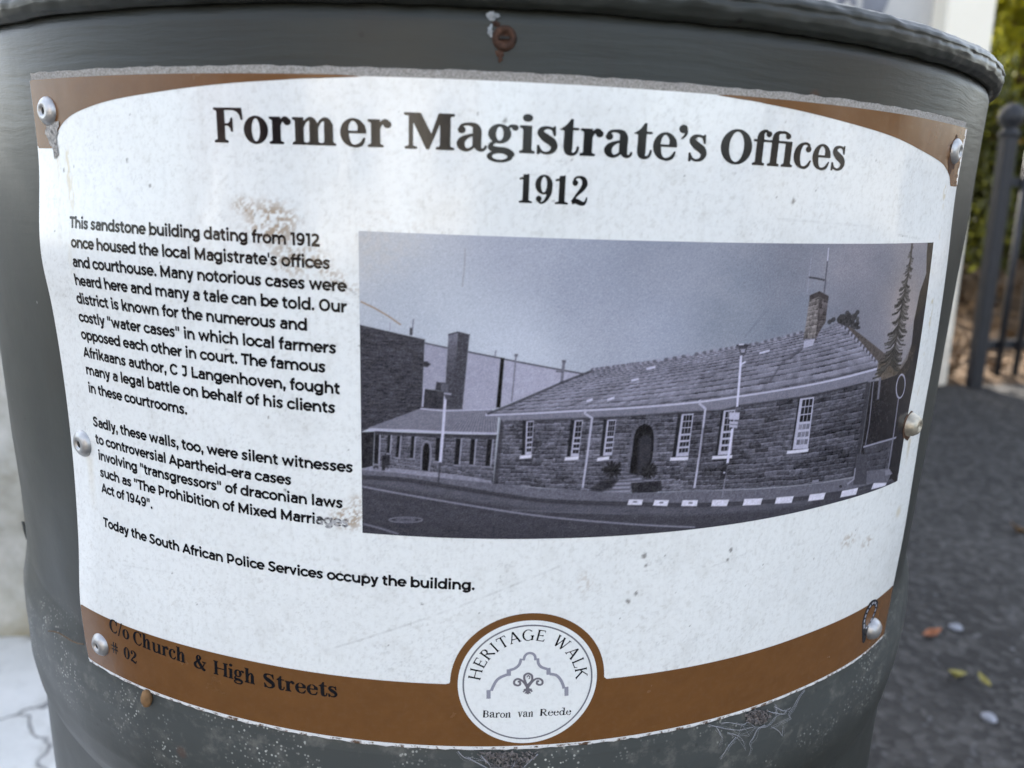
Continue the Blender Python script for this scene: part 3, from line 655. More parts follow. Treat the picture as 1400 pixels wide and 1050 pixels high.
# board: a thin curved plate, a little taller than its print, so that its dusty edge shows above and a chipped one below
def plate(name, u0, u1, v0, v1, o0, o1, m, rag=0.0):
    us = np.linspace(u0, u1, 160); vs = np.linspace(v0, v1, 40)
    Ug, Vg = np.meshgrid(us, vs)
    if rag: Vg[0] += rag * fbm(us * 300, us * 0, 3, 4); Vg[-1] += rag * .8 * fbm(us * 260, us * 0 + 9, 5, 4)
    f = P(Ug, Vg, o1).reshape(-1, 3); bk = P(Ug, Vg, o0).reshape(-1, 3); n, k = len(us), len(vs)
    i, j = np.meshgrid(np.arange(n - 1), np.arange(k - 1)); a = (j * n + i).ravel()
    F = np.stack([a, a + 1, a + n + 1, a + n], -1); Fb = np.stack([a, a + n, a + n + 1, a + 1], -1) + n * k
    per = list(range(n)) + [r * n + n - 1 for r in range(1, k)] + [(k - 1) * n + c_ for c_ in range(n - 2, -1, -1)] + [r * n for r in range(k - 2, 0, -1)]
    per = np.array(per); nx = np.roll(per, -1); Fs = np.stack([per, per + n * k, nx + n * k, nx], -1)
    return mesh(name, np.vstack([f, bk]) - SB, np.vstack([F, Fb, Fs]), m, sign, True)
plate("backing_board", U0 + .0002, U1 - .0004, V0 + .001, V1 + .0022, -.0016, -.0005, M_EDGE, .0006)
plate("worn_lower_edge", U0 - .0003, U1 + .0003, V0 - .0014, V0 + .010, -.0012, -.0003, M_CHIP, .0007)

WHITE = np.array([.785, .80, .785])
def stain(u, v):
    """amount of brown dirt 0..1 at a place on the face (mm)"""
    def g(cu_, cv_, ru, rv, s, sc=1.1, th=.0, seed=0, ang=0.0):
        x, y = u - cu_, v - cv_; ca, sa = math.cos(ang), math.sin(ang); x, y = x * ca + y * sa, -x * sa + y * ca
        r = np.sqrt((x / ru) ** 2 + (y / rv) ** 2)
        return s * sstep(1.1, .35, r) * sstep(th - .12, th + .25, fbm(u * sc, v * sc, 11 + seed, 4))
    t = g(-70, 31, 12, 9, .8, .9, -.02, 1) + g(-62, 20, 14, 8, .62, 1.0, .03, 2) + g(-80, 36, 6, 4, .55, 1.3, .0, 3)
    t = t + g(-48, 14, 12, 3.5, .55, 1.2, .08, 4, -.55) + g(-46, -70, 8, 6, .75, 1.2, -.02, 5) + g(-42, -64, 5, 4, .5, 1.4, .05, 6)
    t = t + g(167, -95, 7, 4, .45, .8, .0, 7) + g(182, -100, 6, 4, .5, .9, -.02, 8)
    t = t + g(40, -93, 4, 5, .3, 1.1, .05, 9) + g(-30, 28, 16, 10, .22, .7, .1, 10)
    return np.clip(t, 0, 1)
def yellow(u, v):
    """yellow-brown runs below the rivets"""
    t = .75 * sstep(3.2, .4, np.abs(u + 158.5 + 1.4 * vnoise(v * .11, v * 0, 3))) * sstep(56, 50, v) * sstep(-2, 46, v) * sstep(-.25, .25, fbm(u * .8, v * .22, 21, 4))
    t += .55 * sstep(1.8, .3, np.abs(u + 165.0 + .8 * vnoise(v * .2, v * 0, 4))) * sstep(56, 50, v) * sstep(10, 46, v) * sstep(-.2, .3, fbm(u * .8, v * .3, 23, 4))
    t += .9 * sstep(2.6, .3, np.abs(u - 207.8)) * sstep(54, 51, v) * sstep(40, 52, v) * sstep(-.1, .2, fbm(u * .9, v * .5, 25, 3))
    t += .7 * sstep(2.4, .3, np.abs(u - 209 - vnoise(v * .1, v * 0, 6))) * sstep(40, 20, v) * sstep(-60, -40, v) * sstep(.22, .42, fbm(u * .5, v * .22, 27, 3))
    t += .6 * sstep(2.4, .4, np.abs(u - 209)) * sstep(-56, -58, v) * sstep(-72, -58, v)
    t += .28 * sstep(3.5, .5, np.abs(u + 166)) * sstep(-64, -68, v) * sstep(-95, -66, v)
    t += .5 * sstep(4, .8, np.hypot(u - 209, v + 92))
    return np.clip(t, 0, 1)
scr = [(-49, 14, -32, 3.2, .5), (-47, 12.5, -36, 6, .3), (-50, 8, -36, 3.5, .3), (-28, 6, -22, 1.5, .2), (-55, -124, 30, -86, .25), (168, 33, 188, 31.2, .3), (100, 38, 150, 36, .18), (-118, 28, -60, 23, .12), (90, -92, 110, -88, .22), (-150, -108, -120, -104, .14), (-22, 68, -19, 30, .12), (-45, 60, -40, 20, .12)]
spk = [(rng.uniform(-170, 205), rng.uniform(-120, 70), rng.uniform(.15, .45)) for k in range(110)]
spk += [(67, 62, .8), (5, 64.5, .9), (-117, 41, .7), (-127, 49, .7), (-40, -92, .9), (99, -86, 1.0), (98, -90, .8), (62, -84, 1.3), (63, -88, .9), (-162, 45, .8), (108, 44, 1.0), (152, 24, .7), (60, -99, 1.0), (57, -102, 1.1), (185, 5, .8)]
def face_col(u, v):
    c = np.tile(WHITE, (len(u), 1)).astype(float)
    c *= (1 + .035 * fbm(u * .03, v * .03, 2, 3))[:, None]
    streak = sstep(.12, .5, fbm(u * .55, v * .05, 31, 4)) * .035 + sstep(.20, .55, fbm(u * .9, v * .9, 33, 5)) * .13 + sstep(.10, .5, fbm(u * .16, v * .16, 35, 4)) * .05
    c *= (1 - streak[:, None] * np.array([.9, .95, 1.05]))
    d = np.zeros(len(u))
    for x, y, r in spk:
        m = (np.abs(u - x) < 2) & (np.abs(v - y) < 2)
        d[m] = np.maximum(d[m], .75 * sstep(r, r * .45, np.hypot((u[m] - x), (v[m] - y) * .8) + .25 * vnoise(u[m] * 2, v[m] * 2, 5)))
    for x0, y0, x1, y1, s in scr:
        L = (x1 - x0) ** 2 + (y1 - y0) ** 2; t = np.clip(((u - x0) * (x1 - x0) + (v - y0) * (y1 - y0)) / L, 0, 1)
        dd = np.hypot(u - x0 - t * (x1 - x0), v - y0 - t * (y1 - y0)); d = np.maximum(d, s * sstep(.6, .15, dd) * (.5 + .5 * vnoise(t * 40, t * 0, 7)))
    c = c * (1 - d[:, None]) + np.array([.12, .11, .10]) * d[:, None]
    # fine curled hairs of dirt
    hair = sstep(.06, .0, np.abs(fbm(u * .45, v * .45, 41, 3))) * sstep(.1, .4, fbm(u * .09 + 7, v * .09, 43, 3)) * .16
    c *= (1 - hair[:, None])
    s = stain(u, v)[:, None]; c = c * (1 - s) + np.array([.30, .195, .10]) * s
    y = yellow(u, v)[:, None]; c = c * (1 - .8 * y) + np.array([.52, .40, .16]) * .8 * y
    return c
surf("white_face", np.arange(U0, U1 + 1e-6, .00055), np.arange(V0, V1 + 1e-6, .00055), 0.0, M_FACE, face_col)

# brown corners and bottom band, drawn as outlines, cut with the same tracer (mm)
BL = [(-168.2, 52.6), (-164.6, 57.6), (-159, 61.8), (-150.1, 65.0), (-132.9, 68.3), (-111.1, 70.7), (-90, 72.7), (-71.6, 74.0), (-37.7, 75.8), (-20, 76.5)]
BR_ = [(60, 76.5), (70.7, 75.9), (101.3, 73.7), (125.2, 71.4), (155, 68.2), (175.7, 65.0), (197.6, 61.4), (206, 58.6), (210.6, 56.0), (213.0, 52.6)]
smooth_l = [tuple(p) for p in cat(BL, 5)]; smooth_r = [tuple(p) for p in cat(BR_, 5)]
e0, e1, t1, b0 = U0 * 1000, U1 * 1000, V1 * 1000, V0 * 1000
def brown_col(u, v):
    c = np.tile([.148, .066, .021], (len(u), 1)) * (1 + .12 * fbm(u * .25, v * .25, 51, 4))[:, None]
    sheen = sstep(.05, .5, fbm(u * .30, v * .03, 53, 4)) * sstep(150, 200, u) * sstep(45, 60, v)  # pale upright streaks of reflected light, painted into the right corner
    c = c * (1 - .35 * sheen[:, None]) + np.array([.42, .28, .17]) * .35 * sheen[:, None]
    return c
def brown(name, ops):
    v, f = trace(ops, 1.3, 0.0, 2)
    v = v / 1000.0
    v[:, 0] = np.clip(v[:, 0], U0 + .0002, U1 - .0002); v[:, 1] = np.clip(v[:, 1], V0 + .0004, V1 - .0002)
    return mesh(name, P(v[:, 0], v[:, 1], .00008) - SB, f, M_BROWN, sign, True, v, brown_col(v[:, 0] * 1000, v[:, 1] * 1000))
brown("brown_corner", [(1, [(e0, 52.6)] + smooth_l + [(-20, t1), (e0, t1)])])
brown("brown_corner", [(1, smooth_r + [(e1, 52.6), (e1, t1), (60, t1)])])
CX, CY = 20.7, -133.8
BANDTOP = -134.3
band_top = [(x, BANDTOP) for x in np.linspace(e0, e1, 30)]
band = brown("brown_band", [(1, [(e0, b0)] + band_top + [(e1, b0)]), (1, ell(CX, CY, 29.2, 29.2, 90))])
# white medallion
med_v = [(CX, CY)]; med_f = []
NR, NA = 14, 96
for r in range(1, NR + 1):
    for k in range(NA): med_v.append((CX + 26.3 * r / NR * math.cos(2 * math.pi * k / NA), CY + 26.3 * r / NR * math.sin(2 * math.pi * k / NA)))
for k in range(NA): med_f.append((0, 1 + k, 1 + (k + 1) % NA))
for r in range(NR - 1):
    for k in range(NA): a = 1 + r * NA + k; b2 = 1 + r * NA + (k + 1) % NA; med_f.append((a, a + NA, b2 + NA, b2))
mv = np.array(med_v) / 1000
med = mesh("medallion", P(mv[:, 0], mv[:, 1], .00014) - SB, med_f, M_FACE, sign, True, mv, np.tile(WHITE, (len(mv), 1)))
def ink(name, ops, cell, col, parent, off=.00020):
    v, f = trace(ops, cell); v = v / 1000
    return mesh(name, P(v[:, 0], v[:, 1], off) - SB, f, M_INK, parent, False, v, np.tile(col, (len(v), 1)))
ink("ring_line", [(1, ell(CX, CY, 24.55, 24.55, 260)), (-1, ell(CX, CY, 23.95, 23.95, 90))], .3, [.16, .16, .18], med)
gab = [(6.04, -140.11), (5.94, -136.52)]
def strokes(lst, w): return [(1, p) for pts in lst for p in sub_strokes(pts, w, False)]
gl = [([(6.02, -140.18), (5.91, -136.46)], 1.55), ([(6.93, -136.77), (7.65, -134.74), (8.67, -132.56), (10.12, -131.10), (12.53, -129.95)], 1.15), ([(13.26, -130.47), (13.16, -127.67)], 1.6),
      ([(13.55, -127.99), (15.43, -127.34), (17.00, -125.71), (17.56, -123.26)], 1.1), ([(18.52, -124.08), (18.78, -122.52), (19.44, -121.47), (20.62, -121.01), (21.95, -121.42), (22.71, -122.50), (22.94, -124.11)], 1.0),
      ([(23.79, -123.34), (24.10, -125.49), (25.28, -127.09), (27.40, -128.04)], 1.1), ([(28.01, -127.63), (28.16, -130.52)], 1.6), ([(28.61, -130.23), (31.01, -130.87), (32.80, -132.84), (34.01, -135.45), (34.37, -136.91)], 1.15), ([(35.32, -136.21), (35.54, -140.12)], 1.55)]
ink("gable_outline", [o for pts, w_ in gl for o in strokes([[tuple(p) for p in cat(pts, 4)] if len(pts) > 2 else pts], w_)], .17, [.28, .28, .33], med)
fl = [([(19.03, -131.83), (19.16, -130.37), (20.39, -129.66), (21.74, -130.40), (22.08, -131.79), (21.80, -133.03), (21.02, -134.10), (20.66, -136.00)], .85), ([(19.03, -131.83), (19.68, -133.51), (20.33, -135.99)], .82), ([(20.02, -131.27), (20.48, -130.54), (21.17, -131.25), (20.77, -132.05)], .45),
      ([(20.31, -135.49), (18.95, -133.36), (17.53, -132.13), (16.26, -131.91), (15.37, -132.82), (15.53, -134.08), (16.70, -134.67), (17.62, -134.20), (17.41, -133.06), (16.69, -133.04)], .82), ([(20.80, -135.38), (22.04, -133.35), (23.31, -132.15), (24.68, -132.03), (25.89, -132.90), (25.95, -134.29), (24.92, -134.74), (23.95, -134.13), (24.07, -133.07), (24.74, -133.16)], .82),
      ([(19.09, -136.70), (20.56, -136.25), (22.13, -136.70)], .75), ([(18.85, -137.51), (19.93, -136.86), (20.61, -138.53)], .7), ([(22.39, -137.47), (21.31, -136.85), (20.72, -138.53)], .7), ([(19.54, -138.17), (20.56, -137.39), (21.75, -138.20)], .55), ([(20.44, -133.92), (20.60, -137.07)], .7)]
ink("plume_emblem", [o for pts, w_ in fl for o in strokes([[tuple(p) for p in cat(pts, 4)]], w_)], .14, [.16, .15, .17], med)
ROM = roman_font(); t_ = Lettering()
for ch, ang in (('H', 168.2), ('E', 153.8), ('R', 141.0), ('I', 130.6), ('T', 120.2), ('A', 107.2), ('G', 92.8), ('E', 79.0), ('W', 54.6), ('A', 36.4), ('L', 22.2), ('K', 9.2)):
    v, f = t_.glyph(ROM, 'roman', ch, 22, 4); s_ = 4.55 / 700; a = R_(ang); er = np.array([math.cos(a), math.sin(a)]); et = np.array([math.sin(a), -math.cos(a)])
    t_.put(np.array([CX, CY]) + er * 18.0 + np.outer((v[:, 0] - ROM[ch][0] / 2) * s_, et) + np.outer(v[:, 1] * s_, er), f)
inkc = lambda u, v: np.tile([.005, .005, .007], (len(u), 1))
t_.build("arched_lettering", med, inkc, .00022, SB)
SMALL = serif_font(110, 42, 48, 470); t_ = Lettering()
bl = [(3.94, -148.29), (15.00, -148.54), (17.21, -148.42), (23.49, -148.47), (25.58, -148.26), (37.79, -148.58)]
for wd, a, b2 in (("Baron", bl[0], bl[1]), ("van", bl[2], bl[3]), ("Reede", bl[4], bl[5])): t_.line(SMALL, 'small', wd, a, b2, 3.05, 26, 22, 3)
t_.build("name_lettering", med, inkc, .00022, SB)

# writing
def text_col(u, v):
    c = np.tile([.005, .005, .007], (len(u), 1)).astype(float)
    s = stain(u, v)[:, None] * .42; c = c * (1 - s) + np.array([.20, .14, .09]) * s
    w_ = (sstep(9, 4, np.hypot((u + 50) * .9, (v + 73.5) * 1.3)) * sstep(-.35, .1, fbm(u * 1.3, v * 1.3, 61, 3)) * .75)[:, None]   # rubbed away
    return c * (1 - w_) + np.array([.55, .55, .56]) * w_
SER = serif_font(); t_ = Lettering()
t_.line(SER, 'serif', "Former", (-89.2, 55.5), (-29.8, 55.5), 10.45, 13, 12, 7)
t_.line(SER, 'serif', "Magistrate's", (-25.9, 55.4), (71.6, 55.4), 10.45, 13, 10, 7)
t_.line(SER, 'serif', ['O', 'f', 'fi', 'c', 'e', 's'], (76.0, 55.3), (130.0, 55.1), 10.45, 13, 10, 7)
t_.build("title_lettering", sign, text_col, .00010, SB)
t_ = Lettering(); t_.line(SER, 'serif', "1912", *[(9.82, 40.42), (32.33, 40.36)], 8.55, 15, 34, 6); t_.build("year_lettering", sign, text_col, .00010, SB)
SANS = sans_font()
para1 = [("This sandstone building dating from 1912", -53.4, 24.6), ("once housed the local Magistrate's offices", -50.2, 17.55), ("and courthouse. Many notorious cases were", -44.8, 10.5), ("heard here and many a tale can be told. Our", -44.9, 3.65), ("district is known for the numerous and", -58.6, -3.3), ('costly "water cases" in which local farmers', -48.7, -10.4), ("opposed each other in court. The famous", -52.6, -17.2), ("Afrikaans author, C J Langenhoven, fought", -47.7, -24.3), ("many a legal battle on behalf of his clients", -49.5, -31.2), ("in these courtrooms.", -107.9, -38.3)]
para2 = [("Sadly, these walls, too, were silent witnesses", -43.6, -52.2), ("to controversial Apartheid-era cases", -66.4, -59.2), ('involving "transgressors" of draconian laws', -47.5, -65.9), ('such as "The Prohibition of Mixed Marriages', -45.5, -73.0), ('Act of 1949".', -129.0, -79.3)]
starts = {24.6: -158.3, 17.55: -157.9, 10.5: -158.1, 3.65: -158.8, -3.3: -160.0, -10.4: -160.8, -17.2: -161.2, -24.3: -161.5, -31.2: -161.5, -38.3: -161.4, -52.2: -161.0, -59.2: -160.5, -65.9: -159.7, -73.0: -159.4, -79.3: -159.3, -94.5: -159.5}   # the print follows the buckled board
for lines in (para1, para2, [("Today the South African Police Services occupy the building.", -.2, -94.5)]):
    t_ = Lettering()
    for tx, ue, vb in lines:
        us = starts[vb]
        L_ = ue - us; t_.line(SANS, 'sans', tx, (us, vb + .004 * L_ - .0), (ue, vb - .004 * L_), 3.86, 24, 0, 27)
    t_.build("paragraph_lettering", sign, text_col, .00010, SB)
t_ = Lettering(); FT = serif_font(140, 34, 55, 500)
for wd, a, b2 in (("C/o", *[(-158.58, -139.76), (-146.32, -140.54)]), ("Church", *[(-144.25, -140.91), (-116.32, -142.44)]), ("&", *[(-113.18, -142.94), (-106.61, -143.26)]), ("High", *[(-103.58, -143.67), (-84.48, -144.33)]), ("Streets", *[(-81.49, -144.49), (-51.00, -143.81)])): t_.line(FT, 'foot', wd, a, b2, 6.0, 22, 12, 8)
for wd, a, b2 in (("#", *[(-158.80, -150.36), (-154.07, -150.27)]), ("02", *[(-151.29, -150.00), (-143.36, -150.81)])): t_.line(FT, 'foot', wd, a, b2, 5.6, 22, 12, 8)
t_.build("footer_lettering", sign, text_col, .00016, SB)
# half-hidden badge at the lower right corner
b_out = [(191.75, -146.92), (190.46, -142.41), (190.70, -139.24), (191.93, -136.11), (194.49, -133.44), (198.65, -133.12), (203.29, -135.60), (204.71, -139.10), (203.41, -141.94), (202.34, -144.52), (199.00, -146.22), (198.20, -148.58), (197.34, -150.77), (197.20, -154.41), (194.54, -154.34)]
b_in = [(193.82, -143.63), (193.55, -140.93), (194.96, -138.17), (197.40, -136.41), (200.01, -136.71), (201.70, -139.33), (200.67, -141.91), (198.96, -144.24), (197.15, -146.17), (194.91, -145.03)]
ink("badge_outline", [(1, [tuple(p) for p in cat(b_out + b_out[:1], 3)[:-1]]), (-1, [tuple(p) for p in cat(b_in + b_in[:1], 3)[:-1]])], .3, [.015, .015, .018], sign, .00016)
bb = [(193.87, -146.94), (192.35, -143.32), (192.44, -140.69), (192.90, -138.38), (194.38, -136.29), (196.57, -134.94), (199.48, -134.91), (202.09, -136.55), (202.90, -139.01), (201.92, -141.34), (200.84, -143.40), (198.80, -145.26), (196.99, -147.19), (194.57, -146.74)]
ink("badge_beads", [o for a_, b_ in zip(bb[:-1], bb[1:]) for o in [(1, strokepoly([(a_[0] * .85 + b_[0] * .15, a_[1] * .85 + b_[1] * .15), (a_[0] * .2 + b_[0] * .8, a_[1] * .2 + b_[1] * .8)], 1.0))]], .22, [.36, .36, .40], sign, .00018)
# rivets
def rivet(u, v, r, m, tall=.0021, hole=True, spin=0):
    fm = frame(u, v, .0003, spin); b = MB()
    b.lathe([(r * 1.02, -.0006), (r, .0004), (r * .86, tall * .55), (r * .62, tall * .92), (r * .36, tall), (r * .30, tall * (.62 if hole else 1.04)), (.00005, tall * (.58 if hole else 1.08))], 28, mat=Matrix.Translation((-Vector(SB))) @ fm)
    o = b.build("rivet", m, sign, True)
    if hole:
        b = MB(); b.lathe([(r * .27, tall * .66), (r * .15, tall * .70), (.00005, tall * .70)], 16, mat=Matrix.Translation((-Vector(SB))) @ fm); b.build("mandrel", M_HOLE, o, True)
    return o
rv = [(-168.52, 65.41), (211.10, 66.34), (-169.56, -60.87), (205.05, -49.42), (-166.00, -149.10), (202.81, -150.00)]
rv = [(a / 1000, b_ / 1000) for a, b_ in rv]
tag(rivet(*rv[0], .0050, M_STEEL), "grimy rivet trailing flaked paint")
rivet(*rv[1], .0051, M_STEEL); rivet(*rv[2], .0055, M_STEEL); tag(rivet(*rv[3], .0054, M_STEELR, .0044), "rust-stained domed rivet"); rivet(*rv[4], .0050, M_STEEL, .0022); rivet(*rv[5], .0052, M_STEEL, .0034, False)
def flat_blob(u, v, ru, rv_, m, name, seed, off=.0003, n=30, rag=.5):
    pts = [(u, v)]
    for k in range(n):
        a = 2 * math.pi * k / n; s = 1 + rag * 2 * float(fbm(np.array(math.cos(a) * 2.5 + 3), np.array(math.sin(a) * 2.5), seed, 3)); pts.append((u + ru * s * math.cos(a), v + rv_ * s * math.sin(a)))
    p = np.array(pts); V = P(p[:, 0], p[:, 1], off); V[0] = P(p[0, 0], p[0, 1], off + .0005)
    return mesh(name, V - SB, [(0, 1 + k, 1 + (k + 1) % n) for k in range(n)], m, sign)
M_GRIME = simple("flaked_grime", (.48, .46, .43), .9, 0, .7, 900, 1, .001)
flat_blob(rv[0][0] + .0010, rv[0][1] - .0065, .0042, .0052, M_GRIME, "grime", 3, rag=.32); flat_blob(rv[0][0] + .0022, rv[0][1] - .0125, .0018, .0040, M_GRIME, "grime", 6, rag=.32)
flat_blob(rv[1][0] - .0012, rv[1][1] - .0012, .0050, .0072, M_BROWNHALO if False else M_HALO, "rust_halo", 8, .0002, rag=.2)
flat_blob(rv[3][0] - .0006, rv[3][1] - .0006, .0058, .0068, M_HALO, "rust_halo", 9, .0002, rag=.15)

# ---------------------------------------------------------------- the printed black-and-white photograph, painted cell by cell
pu0, pu1, pv0, pv1 = -40.56, 201.39, -75.13, 29.68
us = np.linspace(pu0, pu1, 900); vs = np.linspace(pv0, pv1, 392)
Ug, Vg = np.meshgrid(us, vs); H_, W_ = Ug.shape
IMG = np.zeros((H_, W_, 3))

# the printed picture's own drawing grid (design units) -> millimetres on the curved board
def pic(x, y):
    d = np.array([0.0407461, 0.9679492, -0.2478186]) + (x - 700) / 1032.0920 * np.array([0.9987789, -0.0325224, 0.0371899]) - (y - 525) / 1032.0920 * np.array([-0.0279383, 0.2490314, 0.9680924])
    a, b, rr = d[0] ** 2 + d[1] ** 2, 2 * d[1] * -1.841905, 1.0
    for k in range(5):
        t = (-b - math.sqrt(max(b * b - 4 * a * (2.392614 + 1 - rr * rr), 0))) / (2 * a)
        th, z = math.atan2(t * d[0], -(t * d[1] + -1.841905)), 0.151323 + t * d[2]
        rr = 1 + .6 * float(lift(th * RS, z * RS)) / RS + .4 * (rr - 1)
    return (th * 290, z * 290)
def picl(pts): return [pic(*p) for p in pts]
def pic_ell(cx, cy, rx, ry): return [pic(cx + rx * math.cos(t), cy - ry * math.sin(t)) for t in np.linspace(0, 2 * math.pi, 17)]
_RIDGE = cat([pic(811, 506), pic(860, 499.4), pic(887, 496), pic(973, 481), pic(1034, 470.4), pic(1103, 453)], 16)
def ridge(t): return tuple(_RIDGE[int(t * (len(_RIDGE) - 1))])
def inpoly(poly, soft=.22):
    p = np.array(poly); x0, y0 = p.min(0) - 1; x1, y1 = p.max(0) + 1
    i0, i1 = np.searchsorted(us, [x0, x1]); j0, j1 = np.searchsorted(vs, [y0, y1])
    if i1 <= i0 or j1 <= j0: return None
    sl = (slice(j0, j1), slice(i0, i1)); d = seg_sdf(poly, Ug[sl], Vg[sl])
    return sl, np.clip(.5 - d / (2 * soft), 0, 1)
def fill(poly, col, tex=None, alpha=1.0, soft=.22):
    r = inpoly(poly, soft)
    if r is None: return
    sl, m = r; c = np.array(col, float)
    if c.ndim == 0: c = np.array([c, c, c * 1.0])
    cc = np.broadcast_to(c, IMG[sl].shape).copy()
    if tex is not None: cc *= tex(Ug[sl], Vg[sl])[..., None]
    IMG[sl] = IMG[sl] * (1 - alpha * m[..., None]) + cc * alpha * m[..., None]
def linep(pts, w_, col, alpha=1.0, soft=.2, smooth=False):
    for p in sub_strokes([tuple(a) for a in (cat(pts, 5) if smooth and len(pts) > 2 else pts)], w_, False): fill(p, col, None, alpha, soft)
def gr(v, b=.125): return np.array([v * (1 - b * .33), v * (1 - b * .28), v * (1 + b)])    # bluish print grey
def homog(src):
    """returns f(u,v)->(a,b) mapping the quad src (4 points, TL TR BR BL) to the unit square"""
    A = []; B = []
    for (x, y), (a, b_) in zip(src, [(0, 0), (1, 0), (1, 1), (0, 1)]):
        A.append([x, y, 1, 0, 0, 0, -a * x, -a * y]); B.append(a); A.append([0, 0, 0, x, y, 1, -b_ * x, -b_ * y]); B.append(b_)
    h = np.linalg.solve(np.array(A), np.array(B))
    return lambda u, v: ((h[0] * u + h[1] * v + h[2]) / (h[6] * u + h[7] * v + 1), (h[3] * u + h[4] * v + h[5]) / (h[6] * u + h[7] * v + 1))
def stones(H, rows, cols, seed, amp=1.0):
    def f(u, v):
        a, b_ = H(u, v); y = b_ * rows + .22 * vnoise(a * cols * .6, b_ * rows * .5, seed); r = np.floor(y); fy = y - r
        off = .5 * (r % 2) + .35 * np.sin(r * 12.9); x = a * cols + off + .25 * vnoise(a * cols, r * 3.1, seed + 1); ci = np.floor(x); fx = x - ci
        shade = 1 + amp * (.22 * vnoise(ci * 7.3, r * 5.1, seed + 2) + .20 * fbm(a * cols * 3, b_ * rows * 2.2, seed + 3, 3))
        shade += amp * (.20 * sstep(.45, .12, fy) - .28 * sstep(.72, .93, fy) * (.6 + .5 * vnoise(x * 2, r, seed + 4)))      # lit tops, shaded undersides of rock-faced blocks
        shade -= amp * .16 * sstep(.09, .0, np.minimum(fx, 1 - fx)) * (.6 + .6 * vnoise(x * 3, y * 3, seed + 6))
        shade += amp * .26 * fbm(a * cols * 5, b_ * rows * 3.5, seed + 7, 3) + .16 * fbm(a * 5, b_ * 4, seed + 8, 3)
        return np.clip(shade, .35, 1.7)
    return f
def tiles(H, rows, seed):
    def f(u, v):
        a, b_ = H(u, v); y = b_ * rows; r = np.floor(y); fy = y - r
        s = 1.02 - .40 * sstep(.50, .95, fy) * (.72 + .55 * vnoise(a * 60, r * 1.7, seed)) + .10 * vnoise(a * 110, r * 2.3, seed + 5) + .10 * sstep(.35, .05, fy)
        return s + .10 * fbm(a * 50, y * 1.6, seed + 1, 4) * 1.6 + .05 * vnoise(a * 9, b_ * 4, seed + 2) * 2
    return f
def grain(n, s): return lambda u, v: 1 + n * fbm(u * s, v * s, 71, 3)
# sky
sp_ = np.array([(-38.28, 27.62), (-24.02, 10.72), (8.62, 25.96), (9.87, -7.44), (-9.61, 1.73), (57.51, 24.85), (59.76, 0.39), (87.41, 5.12), (116.44, 25.33), (156.81, 25.03), (159.20, -3.30), (182.29, 9.99), (187.62, 24.46), (33.24, 12.48), (116.63, 4.37), (140.89, 17.13)])
sc_ = np.array([(178,182,194),(170,178,198),(160,166,188),(186,194,216),(180,188,208),(139,146,168),(158,165,189),(138,145,165),(128,131,149),(122,124,142),(118,120,138),(150,142,146),(128,128,142),(150,157,180),(130,136,156),(124,126,144)], float)
num = 0; den = 0
for p, c_ in zip(sp_, sc_):
    w_ = 1 / ((Ug - p[0]) ** 2 + (Vg - p[1]) ** 2 + 120) ** 1.5; num = num + w_[..., None] * c_; den = den + w_
IMG[:] = num / den[..., None]
IMG += ((15 * fbm(Ug * .028, Vg * .05, 81, 5)) * sstep(0, 110, Ug))[..., None] * np.array([1.2, 1, .9])
# the block and screen walls at the left
Hq = homog([(-40.31, 0.31), (-18.89, -4.48), (-19.62, -35.01), (-40.44, -50.84)])
fill([(-41.06, -0.56), (-18.89, -4.48), (-19.67, -28.56), (-20.16, -28.33), (-37.97, -36.35), (-41.57, -38.17)], gr(66), lambda u, v: 1 + .38 * fbm(u * .5, v * 2.2, 91, 4) + .25 * fbm(u * 2.5, v * 5, 92, 3))
fill([(-42.08, -37.95), (-35.94, -37.26), (-36.56, -49.74), (-39.15, -50.74), (-42.26, -50.98)], gr(45), grain(.25, 1))
fill([(-18.88, -5.70), (-11.38, -6.99), (-11.88, -21.85), (-19.48, -21.17)], gr(152), grain(.06, 1)); fill([(-4.61, -8.10), (6.56, -9.99), (5.67, -27.43), (-6.36, -28.28)], gr(160), grain(.06, 1)); fill([(7.54, -10.22), (34.21, -14.89), (27.12, -18.47), (6.40, -26.90)], gr(166), grain(.06, 1))
linep([(-18.88, -5.70), (-11.38, -6.99)], .5, gr(80)); linep([(-4.61, -8.10), (6.56, -9.99)], .55, gr(80)); linep([(7.30, -10.22), (34.21, -14.89)], .55, gr(84))
fill([(-19.72, -21.18), (-11.14, -21.95), (-5.88, -28.00), (-20.16, -28.59)], gr(60), grain(.3, 1))
fill([(-11.21, -2.57), (-8.11, -1.61), (-8.38, -12.93), (-9.57, -27.88), (-12.27, -27.98)], gr(98), lambda u, v: np.interp(v, [-22, -12, -4], [.72, .82, 1.15]) + .2 * fbm(u * 2, v * 2, 93, 3))
fill([(-8.11, -1.61), (-4.26, -2.45), (-6.12, -28.01), (-10.30, -28.16), (-8.62, -12.94)], gr(72), lambda u, v: 1 + .3 * fbm(u * 2, v * 3, 94, 3))
linep([(-11.21, -2.57), (-8.11, -1.61), (-4.26, -2.45)], .4, gr(60))
fill([(-14.85, -18.69), (-10.94, -19.04), (-11.26, -22.08), (-15.31, -21.49)], gr(66), grain(.2, 1)); fill([(-13.38, -19.14), (-10.94, -19.29), (-11.14, -22.08), (-13.34, -21.91)], gr(92), None)
fill([(6.22, -9.75), (7.43, -9.87), (6.64, -26.89), (5.26, -26.92)], gr(24)); linep([(11.28, -8.77), (10.39, -24.77)], .55, gr(120)); linep([(10.77, -8.78), (11.82, -8.83)], .8, gr(95)); linep([(27.43, -10.64), (26.98, -18.21)], .95, gr(112)); linep([(26.78, -10.55), (28.03, -10.63)], .8, gr(90)); linep([(24.88, -14.08), (27.39, -14.31)], .5, gr(95))
